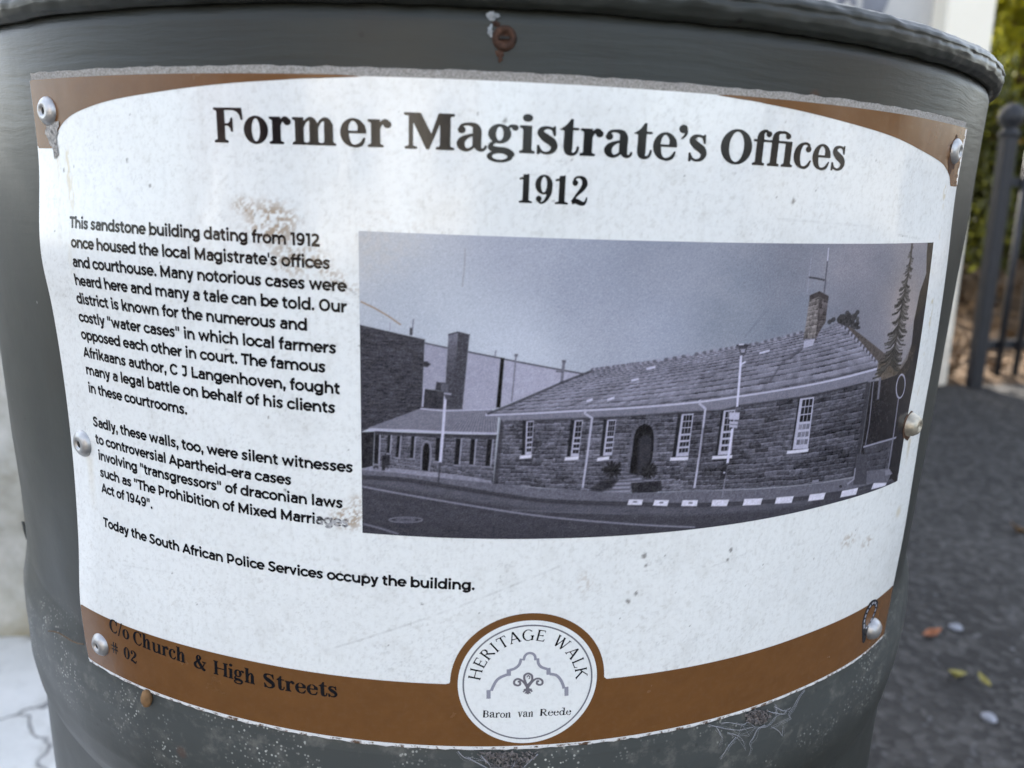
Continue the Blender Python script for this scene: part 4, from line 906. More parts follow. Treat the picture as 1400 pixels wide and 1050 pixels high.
fill([(-19.31, -11.89), (-18.09, -11.83), (-16.87, -12.77), (-18.08, -13.82), (-19.30, -13.63)], gr(56)); linep([(-23.49, -3.22), (-23.40, -0.78)], 1.0, gr(70)); linep([(-23.01, -1.00), (-22.69, 2.16)], .35, gr(112)); linep([(4.36, -9.31), (4.54, -7.33)], .5, gr(130)); linep([(-30.52, -1.97), (-30.42, 0.59)], .3, gr(150)); linep([(-40.22, 7.08), (-35.60, 5.16), (-31.24, 2.85), (-26.88, 0.03)], .5, (150, 132, 118))
linep([(-6.31, 25.45), (-6.41, 19.65), (-6.99, 13.29)], .35, (128, 128, 138), .6)
# low range
Hq = homog([(-20.17, -28.07), (3.47, -27.73), (5.70, -35.97), (-37.97, -36.61)])
fill([(-38.07, -36.09), (-34.91, -34.58), (-20.17, -28.18), (3.71, -27.73), (6.00, -29.73), (5.80, -35.96), (-12.40, -35.99)], gr(118), lambda u, v: (lambda a, b_: 1 + .10 * np.sin(a * 260 + b_ * 8) + .08 * fbm(a * 30, b_ * 20, 95, 3))(*Hq(u, v)))
linep([(-20.17, -28.23), (-12.51, -28.63), (3.46, -27.63)], .5, gr(178)); linep([(-37.97, -36.71), (-23.85, -36.11), (-11.41, -36.21), (5.81, -36.12)], .75, gr(176))
Hq = homog([(-35.69, -37.24), (5.73, -36.75), (5.02, -54.03), (-36.30, -49.45)])
fill([(-35.81, -37.09), (5.72, -36.64), (5.03, -54.30), (-13.68, -51.90), (-36.43, -49.60)], gr(90), stones(Hq, 12, 24, 101, .9)); fill([(-35.69, -37.08), (5.72, -36.64), (5.66, -37.80), (-35.80, -38.03)], gr(60))
for (xa, ya, xb, yb, w_) in ((516,594,514.5,634,5),(532.5,594.5,531,619,3.6),(545.6,596,543,625,3.8),(565,596.5,563,626,4),(599.4,598.5,597.6,630,5),(627,599.5,624,635,5.4),(647,600,644.5,635,5),(670,600.6,666.6,637,5.4)):
    (x0, y0), (x1, y1) = pic(xa, ya), pic(xb, yb); ww = w_ * .31
    fill([(x0 - ww / 2, y0), (x0 + ww / 2, y0), (x1 + ww / 2, y1), (x1 - ww / 2, y1)], gr(38)); linep([(x0 + ww * .62, y0), (x1 + ww * .62, y1)], .45, gr(150)); linep([(x1 - ww * .6, y1 - .3), (x1 + ww * .9, y1 - .4)], .5, gr(130))
ar = [(576.8,643),(577.6,622),(578.6,611),(581,606),(583.6,605),(586.4,607),(587.6,614),(587,630),(585,644)]
dp = picl(ar); linep(dp, 1.3, gr(128)); fill(dp, gr(34))
fill([(-40.45, -50.94), (-36.30, -49.72), (-23.80, -50.26), (-13.70, -50.83), (-3.61, -51.81), (4.49, -53.23), (4.52, -54.31), (-13.66, -53.52), (-28.88, -52.17), (-40.45, -51.64)], gr(136), grain(.15, 1))
for cx_ in (514,528): fill(pic_ell(cx_, 639, 4, 3), gr(66)); fill(pic_ell(cx_, 641, 2.2, 1.6), gr(120))
fill([(-33.45, -45.79), (-30.65, -45.34), (-30.66, -49.07), (-32.20, -49.17), (-32.46, -51.06), (-33.49, -51.13)], gr(50), grain(.3, 2))
# street
fill([(-42.27, -51.38), (-28.88, -51.64), (-13.67, -52.71), (4.51, -54.04), (20.62, -55.83), (37.62, -56.95), (53.97, -58.75), (80.09, -59.78), (106.26, -62.01), (137.12, -64.34), (165.09, -66.25), (201.34, -67.39), (204.00, -74.91), (167.62, -72.59), (138.27, -70.14), (110.62, -67.66), (80.70, -65.31), (54.31, -62.97), (20.82, -60.21), (1.57, -57.35), (-23.79, -54.02), (-42.31, -53.95)], gr(102), grain(.14, 1.2))
road = [(-42.31, -53.95), (-23.79, -54.02), (1.57, -57.35), (20.82, -60.21), (54.33, -63.25), (80.75, -65.75), (110.66, -67.97), (138.31, -70.31), (167.62, -72.59), (205.07, -73.42), (209.45, -85.09), (136.42, -82.46), (82.52, -81.67), (12.48, -77.46), (-42.65, -78.62)]
fill(road, gr(70), lambda u, v: 1 + .12 * fbm(u * .3, v * 1.2, 111, 4))
fill([(-42.31, -54.49), (-23.79, -54.56), (1.60, -58.16), (20.86, -61.04), (54.37, -63.82), (80.80, -66.19), (110.76, -68.58), (138.47, -71.12), (138.79, -72.75), (97.24, -70.38), (81.16, -69.42), (49.87, -66.39), (21.26, -64.08), (-3.41, -60.74), (-23.77, -58.08), (-42.34, -56.39)], gr(94), lambda u, v: 1 + .14 * fbm(u * .3, v * 1.2, 113, 4), .75, .8)
fill([(-42.50, -67.39), (-13.45, -69.63), (17.45, -71.84), (52.36, -73.65), (97.84, -74.94), (99.03, -83.87), (-42.67, -80.04)], gr(58), None, .45, 3)
kerb = [(-42.31, -54.06), (-23.79, -54.18), (1.58, -57.46), (20.83, -60.32), (37.91, -61.66), (54.29, -62.80), (80.70, -65.31), (110.62, -67.66), (138.21, -69.82), (167.42, -71.73), (199.28, -72.43)]
linep(kerb, 1.5, gr(60), .85, .3, True); linep([(-42.35, -57.35), (-23.77, -59.71), (-3.37, -62.52), (21.36, -66.30), (50.15, -70.09), (81.70, -74.35)], .6, gr(140), .9, .3, True); linep([(-40.17, -71.64), (-34.13, -72.83), (-27.61, -74.60)], .7, gr(118), .9, .3)
linep([(-19.10, -68.66), (-19.56, -68.30), (-20.84, -68.04), (-22.76, -67.94), (-25.03, -68.00), (-27.30, -68.22), (-29.23, -68.56), (-30.53, -68.98), (-30.98, -69.39), (-30.53, -69.74), (-29.23, -69.98), (-27.30, -70.06), (-25.02, -69.99), (-22.75, -69.78), (-20.83, -69.46), (-19.55, -69.06), (-19.10, -68.66)] , .45, gr(110)); linep([(-21.93, -68.81), (-22.17, -68.62), (-22.84, -68.49), (-23.84, -68.44), (-25.02, -68.47), (-26.21, -68.58), (-27.22, -68.76), (-27.89, -68.98), (-28.13, -69.19), (-27.89, -69.38), (-27.22, -69.51), (-26.21, -69.56), (-25.02, -69.52), (-23.84, -69.41), (-22.83, -69.24), (-22.16, -69.03), (-21.93, -68.81)], .6, gr(100)); linep([(11.98, -64.05), (32.82, -65.13), (54.60, -66.66)], .5, gr(112), .6, .4)
for q4 in (((857.5,690),(860,682.6),(879,683),(877,690.4)),((892.5,691),(895,683.4),(914.5,683.6),(912,691.8)),((931,691.8),(933,683.8),(954,683.6),(952.5,691.8)),((972,692),(974,683.2),(996.5,683),(993.5,691.8)),((1015,691),(1017.5,682),(1042.4,681),(1039.6,690)),((1059,688.6),(1061.4,680),(1085,678),(1082,687.4)),((1104.4,685),(1107,676),(1128.6,673.4),(1125.6,682.6)),((1148.4,680),(1151,671),(1173,666.6),(1170,676)),((1190.6,669),(1194,660.4),(1214,655),(1210,664))):
    fill(picl(q4), gr(208, .10), grain(.10, 1.5))
for a in ((862,684),(898,685),(938,685.5)): fill(pic_ell(a[0] + 6, a[1] + 2, 3, 1.2), gr(110))
# main building: wall, openings, roof
wallp = [(7.04, -31.26), (7.54, -31.64), (30.83, -30.57), (51.66, -30.02), (70.08, -29.29), (87.84, -29.42), (94.85, -28.00), (125.93, -26.89), (162.65, -24.78), (164.88, -25.74), (165.28, -52.51), (163.88, -65.39), (137.06, -64.02), (113.34, -62.03), (80.06, -59.49), (53.94, -58.46), (44.34, -57.74), (20.61, -55.56), (5.28, -54.30)]
fill(wallp, gr(92), None)
Hs = homog([(7.05, -31.52), (70.93, -29.22), (73.94, -58.40), (5.28, -54.30)]); fill([(7.04, -31.26), (7.54, -31.64), (30.83, -30.57), (51.66, -30.02), (70.93, -29.22), (74.03, -59.26), (44.34, -57.74), (20.61, -55.56), (5.28, -54.30)], gr(85), stones(Hs, 17, 17, 121, 1.25))
Hs = homog([(70.93, -29.22), (162.65, -24.78), (164.41, -65.48), (73.97, -58.69)]); fill([(70.93, -29.22), (87.84, -29.42), (94.85, -28.00), (125.93, -26.89), (162.65, -24.78), (165.28, -52.51), (163.88, -65.39), (137.06, -64.02), (113.34, -62.03), (74.03, -59.26)], gr(78), lambda u, v: stones(Hs, 17, 15, 131, 1.2)(u, v) * np.interp(u, [100, 190], [1.02, .90]))
fill([(161.68, -24.80), (165.23, -25.17), (165.97, -53.25), (164.33, -65.15), (161.74, -64.69), (162.84, -52.76)], gr(58), grain(.15, 1), .8, .6)
fill([(6.75, -30.23), (8.24, -30.21), (6.80, -54.27), (5.03, -54.30)], gr(56), None, .7, .4)
fas = [(2.29, -29.69), (51.43, -27.09), (78.11, -25.93), (91.31, -25.04), (132.96, -22.63), (167.93, -20.11), (167.74, -25.13), (162.67, -24.84), (125.93, -26.89), (94.86, -28.05), (87.85, -29.47), (70.09, -29.34), (51.67, -30.07), (30.83, -30.63), (7.55, -31.77), (6.76, -30.49)]
fill(fas, gr(122), lambda u, v: 1 + .06 * fbm(u * .6, v * .6, 141, 3))
for a, b2 in ((687,860),): linep([(8.30, -31.91), (30.84, -30.83), (51.68, -30.28), (70.11, -29.56), (87.87, -29.69), (94.91, -28.39), (125.99, -27.24), (162.75, -25.15)], .8, gr(52), .7, .4)
roofp = [(1.79, -29.42), (10.55, -25.79), (27.09, -18.09), (37.68, -13.63), (41.96, -12.63), (50.21, -11.82), (57.31, -11.15), (81.02, -7.81), (99.41, -5.65), (122.46, -1.96), (131.52, -1.58), (139.24, 1.13), (167.09, -16.90), (167.87, -19.86), (132.90, -22.34), (91.28, -24.77), (78.09, -25.69), (51.41, -26.85)]
Hr = homog([(37.68, -13.63), (140.14, 1.76), (176.10, -18.97), (-1.65, -29.93)]); fill(roofp, gr(124), tiles(Hr, 15, 151))
linep([(1.79, -29.57), (30.67, -27.87), (51.43, -27.06), (78.10, -25.85), (91.29, -24.88), (110.81, -23.68), (132.92, -22.46), (149.70, -21.42), (167.90, -19.98)], .85, gr(186), 1, .2)
linep([(2.28, -29.20), (30.64, -27.40), (51.39, -26.59), (78.04, -25.31), (91.22, -24.33), (132.81, -21.88), (163.28, -19.54)], .45, gr(70), .6)
linep([(2.28, -29.30), (10.55, -25.64), (27.09, -17.96), (37.68, -13.63)], .8, gr(62), .8)
for k in range(70):     # ridge tiles
    t = k / 69; (x0, y0) = ridge(t); fill(ell(x0, y0 + .25, .95, .55, 10), gr(150 if k % 2 else 96), None, .9)
for k in range(26):     # hip tiles, seen end on
    t = k / 25; (a0, b0_), (a1, b1_) = pic(1148,438.5), pic(1199,494); x0, y0 = a0 + (a1 - a0) * t, b0_ + (b1_ - b0_) * t; fill(ell(x0, y0, 1.25, .95, 12), gr(150 if k % 2 else 84), None, .95)
fill([(140.31, 1.02), (150.48, -3.61), (175.87, -16.20), (185.55, -21.51), (181.70, -24.51), (169.68, -18.95), (167.01, -16.59)], (82, 77, 80), grain(.2, 1)); fill([(167.85, -17.87), (175.96, -16.51), (185.65, -21.84), (185.22, -28.07), (173.30, -26.35), (168.56, -22.48)], (84, 76, 70), grain(.35, .8), .85, .7)
for a in ((835,545,5,1.2),(806,547,4,1),(890,503,6,1),(868,519,5,.9),(1045,481,7,1.3)): linep([pic(a[0] - a[2], a[1] + a[3] * 1.4), pic(a[0] + a[2], a[1] - a[3] * 1.4)], .75, gr(200))
linep([(121.68, -7.78), (117.40, -10.29), (112.57, -13.02), (107.51, -20.13)], 1.0, gr(78), .6, .5)
# chimney
fill([(121.48, 11.26), (126.04, 12.53), (127.48, 1.25), (127.36, -5.06), (121.13, -4.73), (121.46, 1.51)], (112, 108, 114), stones(homog([(121.41, 11.69), (126.02, 12.64), (127.17, -5.05), (121.13, -4.73)]), 9, 2, 161, .9)); fill([(126.04, 12.53), (131.16, 10.62), (131.61, 1.06), (128.67, -2.92), (127.28, -6.44), (127.09, 1.27)], (78, 74, 80), stones(homog([(126.02, 12.64), (131.00, 10.62), (130.29, -5.22), (127.27, -5.61)]), 9, 1.5, 163, .8))
fill([(121.36, 11.16), (126.02, 12.64), (131.24, 10.62), (131.33, 8.99), (126.23, 10.76), (121.85, 9.28)], (62, 59, 64), grain(.3, 1)); fill([(121.65, -5.58), (127.17, -5.05), (126.51, -7.61), (121.78, -8.33)], gr(172)); linep([(121.46, -8.59), (115.89, -11.85)], .7, gr(70), .6)
linep([(127.68, 28.17), (128.08, 23.20)], .4, gr(196)); linep([(128.02, 23.46), (128.61, 11.77)], .55, gr(84)); linep([(119.56, 17.79), (123.64, 17.31), (127.88, 16.59)], .6, gr(62)); linep([(119.70, 24.81), (119.95, 11.72)], .35, gr(168), .6); linep([(129.03, 16.57), (129.07, 11.76)], .4, gr(120))
# shrub and conifer behind the roof
for k in range(60):
    t = rng.uniform(0, 1); x0, y0 = pic(1146 + 27 * t, rng.uniform(430 + 6 * abs(t - .6), 440 + 10 * t)); fill(ell(x0, y0, rng.uniform(.6, 1.6), rng.uniform(.5, 1.3), 9), gr(rng.uniform(48, 78), .08), None, .9)
for p in ((1172,427),(1169,431),(1158,428),(1134,440),(1139,437)): x0, y0 = pic(*p); fill(ell(x0, y0, 1.3, 1.0, 9), gr(60, .08), None, .85)
tr = [pic(1247,331), pic(1243,365), pic(1236,402), pic(1229,440), pic(1221,483), pic(1215,500)]
linep(tr, 1.5, (66, 62, 64), .95, .4, True)
trs = cat(tr, 20)
for k in range(210):
    i = int(rng.uniform(0, 1) ** .66 * (len(trs) - 1)); t = i / len(trs); x0, y0 = trs[i]; side = rng.choice([-1, 1]); L_ = (2.0 + 9.0 * t ** 1.1) * (.5 + .6 * abs(math.sin(i * .55 + side)) * rng.uniform(.5, 1.1))
    dr = rng.uniform(.30, .55); g_ = rng.uniform(44, 80)
    linep([(x0, y0 + .3), (x0 + side * L_ * .55, y0 - L_ * dr * .8), (x0 + side * L_, y0 - L_ * dr * .9)], rng.uniform(.35, .75), (g_, g_ * .97, g_ * .98), .85, .25)
# dark right margin
fill([(195.21, 29.88), (208.60, 30.57), (204.72, -16.39), (193.19, -13.26), (191.78, -2.63), (193.49, 9.41), (197.55, 17.05), (195.59, 24.86)], (52, 48, 44), grain(.25, .7)); fill([(192.08, -1.43), (207.66, 8.59), (200.59, -15.93), (200.42, -75.80), (192.61, -71.30), (190.69, -40.37), (190.47, -21.12), (192.76, -11.97)], (44, 41, 44), grain(.2, .7))
fill([(165.23, -25.17), (174.05, -25.20), (183.96, -24.15), (190.97, -18.66), (205.11, -13.23), (211.10, -71.33), (192.94, -72.40), (188.56, -66.41), (169.79, -64.50), (165.09, -62.06), (165.97, -53.25)], (42, 41, 47), grain(.25, .6))
fill([(184.49, -22.02), (189.41, -17.87), (192.98, -12.62), (197.55, -13.71), (196.13, -21.78), (191.83, -25.08), (186.06, -26.91)], (66, 60, 56), grain(.35, .8), .6, 1.0)
linep([(166.78, -25.33), (168.59, -43.52), (168.30, -52.35)], .7, gr(112)); linep([(171.04, -23.95), (172.08, -33.34)], 1.5, gr(108)); fill([(167.57, -53.50), (191.17, -53.59), (191.36, -64.96), (190.02, -67.04), (171.91, -64.56)], gr(72), stones(homog([(167.57, -53.50), (191.17, -53.59), (190.71, -67.18), (171.91, -64.56)]), 4, 4, 171, .6)); fill([(171.91, -64.56), (189.92, -66.68), (193.60, -70.16), (190.66, -73.60), (173.29, -70.06)], gr(98), grain(.1, 1))
linep([(166.95, -53.09), (178.76, -52.95), (193.08, -53.27)], .85, gr(146)); rc = [pic(1231 + 5.8 * math.cos(a) + 1.6 * math.sin(a), 528 - 16 * math.sin(a)) for a in np.linspace(0, 2 * math.pi, 30)]; linep(rc, .75, gr(164)); linep([(188.90, -35.26), (190.06, -50.09), (190.23, -67.76)], .9, gr(122)); fill([(187.53, -67.21), (191.41, -67.33), (195.07, -70.47), (188.24, -69.71)], gr(132), None, .8)
fill([(163.48, -55.40), (171.05, -56.96), (173.46, -70.75), (163.80, -69.26), (163.01, -61.70)], gr(74), grain(.08, 1)); linep([(163.53, -61.79), (163.68, -66.65), (159.63, -68.18)], .9, gr(150), .8); fill([(156.37, -68.57), (156.24, -68.30), (155.98, -68.04), (155.63, -67.84), (155.24, -67.72), (154.88, -67.71), (154.60, -67.80), (154.43, -67.98), (154.42, -68.22), (154.55, -68.49), (154.81, -68.74), (155.16, -68.94), (155.54, -69.06), (155.91, -69.07), (156.19, -68.99), (156.36, -68.81), (156.37, -68.57)], gr(50)); linep([(136.90, -63.22), (140.79, -63.38)], 1.1, gr(130))
# windows: dark reveal, white frame, glazing bars, sill
def window(TL, TR, BR, BL, sill, rev=3.6, nx=3, ny=6, open_=False, curtain=False):
    TL, TR, BR, BL = [np.array(pic(*p)) for p in (TL, TR, BR, BL)]; rv_ = rev * .31
    fill([TL + (-rv_, .4), TL, BL, BL + (-rv_, -.2)], gr(42), None, .95)
    fill([TL, TR, BR, BL], gr(176), grain(.06, 2))
    at = lambda a, b_: TL * (1 - a) * (1 - b_) + TR * a * (1 - b_) + BR * a * b_ + BL * (1 - a) * b_
    for i in range(nx):
        for j in range(ny):
            a0, a1 = .19 + .76 * i / nx, .19 + .76 * (i + 1) / nx - .038; m_ = .05 if j >= ny // 2 else .0
            c0, c1 = .03 + .90 * j / ny + m_ * .6, .03 + .90 * (j + 1) / ny - .020
            v_ = 30 + 10 * vnoise(i * 3.3, j * 2.7, int(abs(TL[0]))); 
            if curtain and j >= ny // 2: v_ = 120 + 30 * vnoise(i * 9.1, j * .4, 3)
            if open_ and i == nx - 1: v_ += 8
            fill([at(a0, c0), at(a1, c0), at(a1, c1), at(a0, c1)], gr(float(v_)), None, .92, .16)
    s0, s1 = pic(*sill[0]), pic(*sill[1]); h_ = 1.25
    fill([s0, s1, (s1[0] - .1, s1[1] - h_), (s0[0] - .1, s0[1] - h_)], gr(206, .10))
window((719.6,576),(730,575),(726.6,621),(718,622), ((710.8,622.8),(727,621.4)), 4, 2, 6); window((785.8,575),(797,574),(791,624),(780,624), ((772.4,625),(791.4,623.6)), 4.4, 2, 6); window((830.2,574),(842.4,573.4),(836.6,622),(824.4,623), ((816.6,626),(833,623.6)), 4, 3, 6)
window((931.8,566.4),(948,565.4),(941,623),(923.8,624.4), ((916.4,625.4),(941,624.4)), 4.6); window((989.4,561.4),(1005,560),(999.4,621),(981.2,622), ((973.8,623.4),(1001,622)), 3.4); window((1093.6,545),(1113,542.4),(1104.4,613),(1083.4,614.6), ((1076,616.4),(1105.4,613.2)), 2.6, 3, 6, False, True)
# arched doorway, steps, planters
ds = [(860.5,647),(862,632),(864.4,617),(866.6,597),(869,589),(873.4,583),(881.4,579),(889,582),(892.6,588),(893.8,597),(893.4,610),(892,625),(887.6,640),(882,651)]
dd = picl(ds); linep(dd[1:-2], 2.4, gr(104), .8, .4, True); 
for k in range(9): a = R_(20 + 140 * k / 8); x0, y0 = pic(881 + 12.6 * math.cos(a), 592 - 12.6 * math.sin(a)); x1, y1 = pic(881 + 17.5 * math.cos(a), 592 - 18 * math.sin(a)); linep([(x0, y0), (x1, y1)], .4, gr(58), .7)
fill(dd, gr(34)); fill([(55.99, -38.54), (58.77, -37.03), (60.97, -38.74), (60.90, -48.57), (56.52, -52.76), (56.29, -46.70)], gr(60), grain(.12, 1), .9, .6)
fill([(49.74, -53.82), (57.92, -52.84), (58.67, -55.10), (54.25, -55.42), (54.41, -58.77), (44.07, -57.73), (46.12, -56.15)], gr(118), lambda u, v: 1 + .22 * np.sin(v * 4.2), 1, .4); fill([(54.32, -54.87), (59.21, -54.85), (65.71, -54.70), (66.63, -58.41), (64.11, -59.08), (55.08, -58.81)], gr(50), grain(.3, 1)); fill([(43.23, -53.29), (49.70, -53.27), (47.24, -56.75), (43.53, -57.71), (39.21, -57.00)], gr(48), grain(.3, 1), .85, .5)
for cx_, cy_, rr_ in ((837,641,14),(887,642,13)):
    for k in range(95):
        a = rng.uniform(0, 2 * math.pi); l_ = rr_ * rng.uniform(.5, 1.0); linep([pic(cx_, cy_ + 3), pic(cx_ + l_ * math.cos(a), cy_ + 1 - l_ * .95 * math.sin(a))], rng.uniform(.25, .55), gr(rng.uniform(26, 62), .1), .85)
fill([(72.90, -54.36), (72.82, -54.12), (72.65, -53.90), (72.40, -53.75), (72.13, -53.68), (71.86, -53.71), (71.65, -53.83), (71.51, -54.02), (71.48, -54.25), (71.56, -54.50), (71.73, -54.71), (71.98, -54.86), (72.25, -54.93), (72.52, -54.90), (72.74, -54.78), (72.87, -54.59), (72.90, -54.36)], gr(46), None, .9, .4)
# down-pipes and lamp posts
linep([(35.85, -27.22), (35.85, -28.92), (38.38, -30.49), (37.64, -42.83), (36.61, -56.10)], .75, gr(172), 1, .18); linep([(36.68, -31.41), (36.31, -48.73)], .5, gr(50), .4, .4)
linep([(78.20, -25.15), (78.31, -26.61), (80.83, -28.52), (80.50, -44.55), (79.65, -58.60)], .85, gr(176), 1, .18); linep([(81.15, -35.74), (80.93, -51.04)], .9, gr(52), .55, .5)
linep([(-11.85, -23.37), (-12.50, -36.00), (-13.24, -47.08)], .95, gr(196)); linep([(-13.24, -47.08), (-13.89, -55.14)], .6, gr(64), .8); fill([(-12.36, -22.48), (-9.91, -22.64), (-10.46, -24.59), (-11.83, -24.64)], gr(78)); linep([(-12.36, -22.53), (-9.90, -22.74)], .6, gr(150)); linep([(-19.09, -20.90), (-19.53, -27.53)], .6, gr(176))
linep([(93.33, -9.65), (93.81, -18.78), (94.17, -28.61)], .95, gr(204)); fill([(91.62, -6.15), (95.69, -6.30), (95.05, -9.46), (92.98, -9.37)], gr(76)); fill([(92.69, -7.25), (94.89, -7.33), (94.63, -8.64), (93.18, -8.59)], gr(150)); fill([(96.61, -6.12), (96.36, -5.93), (95.69, -5.75), (94.71, -5.61), (93.58, -5.54), (92.46, -5.54), (91.53, -5.61), (90.92, -5.74), (90.73, -5.91), (90.97, -6.10), (91.62, -6.28), (92.58, -6.42), (93.71, -6.49), (94.83, -6.50), (95.78, -6.43), (96.41, -6.30), (96.61, -6.12)], gr(62)); linep([(91.86, -5.64), (94.03, -5.61)], .5, gr(200)); linep([(93.76, -12.87), (95.54, -12.04)], .6, gr(210)); linep([(94.87, -36.70), (94.71, -43.72), (92.74, -49.79)], 1.05, gr(200)) if False else linep([(93.17, -36.85), (92.97, -44.13), (92.78, -50.08)], 1.05, gr(204))
fill([(90.95, -30.44), (95.56, -30.86), (95.62, -33.69), (91.25, -33.27)], gr(182)); fill([(91.52, -33.90), (95.32, -34.34), (95.26, -36.73), (91.69, -36.18)], gr(174)); linep([(91.67, -35.07), (95.21, -35.44)], .35, gr(110)); linep([(92.68, -50.35), (92.42, -58.38), (92.15, -63.88)], .7, gr(124), .9)
fill([(91.07, -50.21), (93.03, -50.56), (92.45, -56.07), (90.26, -56.43), (90.29, -54.13)], gr(48), grain(.4, 2), .85, .3); fill([(92.28, -53.75), (92.23, -53.62), (92.12, -53.49), (91.96, -53.40), (91.79, -53.36), (91.62, -53.37), (91.48, -53.43), (91.40, -53.54), (91.38, -53.67), (91.43, -53.80), (91.54, -53.92), (91.70, -54.01), (91.88, -54.06), (92.05, -54.05), (92.18, -53.99), (92.27, -53.88), (92.28, -53.75)], gr(190))
# wear, dirt and painted glare on the print, grain of the ink
IMG += (5.0 * vnoise(Ug * 3.7, Vg * 3.7, 201) + 6.0 * rng.standard_normal(IMG.shape[:2]) + 3 * fbm(Ug * .12, Vg * .12, 203, 3))[..., None]
dm = sstep(26, 8, np.hypot((Ug + 38) * 1.0, (Vg - 28) * 1.3)) * sstep(-.3, .25, fbm(Ug * .7, Vg * .7, 205, 4))  # pale dirt and whitish glare painted over the upper left corner
IMG = IMG * (1 - .22 * dm[..., None]) + np.array([190, 184, 184]) * .22 * dm[..., None]
for (x0, y0, x1, y1) in ((94, -3, 101, 6), (96, -1, 103, 7)):
    t = np.clip(((Ug - x0) * (x1 - x0) + (Vg - y0) * (y1 - y0)) / ((x1 - x0) ** 2 + (y1 - y0) ** 2), 0, 1); dq = np.hypot(Ug - x0 - t * (x1 - x0), Vg - y0 - t * (y1 - y0)); IMG -= (9 * sstep(.5, .1, dq))[..., None]
SIGNWHITE = lin(np.array([222, 228, 238]))
PCOL = np.clip(lin(np.clip(IMG, 8, 255)) / SIGNWHITE * WHITE - .010, .004, .9)
pts = P(Ug / 1000, Vg / 1000, .00010).reshape(-1, 3) - SB
i, j = np.meshgrid(np.arange(W_ - 1), np.arange(H_ - 1)); a = (j * W_ + i).ravel()
mesh("printed_photo", pts, np.stack([a, a + 1, a + W_ + 1, a + W_], -1), M_PHOTO, sign, True, np.stack([Ug.ravel() / 1000, Vg.ravel() / 1000], -1), PCOL.reshape(-1, 3))

# ---------------------------------------------------------------- small life on the drum
def world(p): return LEAN @ Vector(p)
def drum_r(v): 
    pr = np.array(body_profile()); return float(np.interp(v, pr[:, 1], pr[:, 0]))
def cobweb(label, strands, clump, seed, fine=60):
    """strands: hand-placed threads (mm on the drum); clump: outline of the caught dust"""
    rs = random.Random(seed); allp = [p for s in strands for p in s]; c0 = (sum(p[0] for p in allp) / len(allp), sum(p[1] for p in allp) / len(allp))
    base = frame(c0[0] / 1000, c0[1] / 1000, r=drum_r(c0[1] / 1000)); inv = base.inverted()
    t = thing("cobweb", label, "cobweb", LEAN @ base, "cobwebs under the sign")
    def q3(u, v, d=0.0):
        r = max(drum_r(v / 1000), RS - .0012 if v > V0 * 1000 - 1.5 else 0) + .0005 + d; a = u / 1000 / RS
        return inv @ Vector((r * math.sin(a), -r * math.cos(a), v / 1000 + Z0))
    b = MB()
    for s in strands:
        for dup_ in range(3):
            p = cat([(x + rs.gauss(0, .22) * dup_, y + rs.gauss(0, .22) * dup_) for x, y in s], 5) if len(s) > 2 else np.array(s)
            n_ = len(p); w0 = rs.uniform(.00005, .00010) / (1 + dup_)
            b.tube([q3(x, y, .0004 * dup_ + .0012 * math.sin(math.pi * k / max(n_ - 1, 1))) for k, (x, y) in enumerate(p)], [w0 * (1.15 - .8 * k / n_) for k in range(n_)], 5)
    for k in range(fine):
        s1, s2 = rs.choice(strands), rs.choice(strands); p = rs.choice(s1); e = rs.choice(s2)
        if .5 < math.hypot(p[0] - e[0], p[1] - e[1]) < 9: b.tube([q3(p[0] + (e[0] - p[0]) * a + rs.gauss(0, .15), p[1] + (e[1] - p[1]) * a + 1.2 * a * (1 - a), .0008) for a in (0, .25, .5, .75, 1)], rs.uniform(.000015, .00004), 4)
    b.build("threads", M_WEB, t)
    b = MB(); cp = np.array(clump); lo, hi = cp.min(0), cp.max(0); made = 0
    while made < 260:
        x, y = rs.uniform(lo[0], hi[0]), rs.uniform(lo[1], hi[1])
        if seg_sdf(clump, np.array([x]), np.array([y]))[0] > 0: continue
        made += 1; s = rs.uniform(.25, .8); c_ = [q3(x + rs.gauss(0, s), y + rs.gauss(0, s * .8), abs(rs.gauss(0, .0007))) for q_ in range(4)]
        b.add(c_, [(0, 1, 2), (0, 2, 3), (0, 3, 1), (1, 3, 2)])
    b.build("caught_debris", M_DUST, t)
W1 = [[(98.45, -163.91), (105.88, -166.66), (113.58, -169.29), (119.92, -169.57), (126.74, -171.36), (131.35, -169.97), (133.51, -168.18), (132.99, -165.10)], [(107.48, -169.15), (112.08, -171.28), (115.24, -174.71), (117.33, -179.93)], [(112.26, -172.58), (108.15, -174.22), (105.54, -177.15), (104.20, -180.02)], [(127.76, -171.69), (123.05, -171.79), (120.63, -174.35), (118.68, -176.62), (120.04, -179.53), (119.97, -183.72)], [(152.67, -163.45), (147.57, -165.45), (143.33, -168.22), (140.52, -170.19), (141.89, -171.93), (136.77, -172.23), (134.35, -173.08), (130.97, -173.60)], [(133.44, -167.76), (137.15, -168.80), (140.35, -169.28)], [(101.97, -165.59), (103.68, -169.29), (103.50, -174.49)], [(132.02, -173.96), (135.46, -176.41), (137.39, -178.81), (138.89, -175.52)], [(104.33, -164.65), (107.75, -164.78), (114.59, -167.13), (117.23, -166.71), (121.35, -170.02), (121.08, -171.16), (118.70, -173.73)], [(133.54, -165.29), (137.97, -167.61), (143.41, -168.65)], [(129.72, -166.10), (132.78, -166.70), (133.82, -164.15)]]
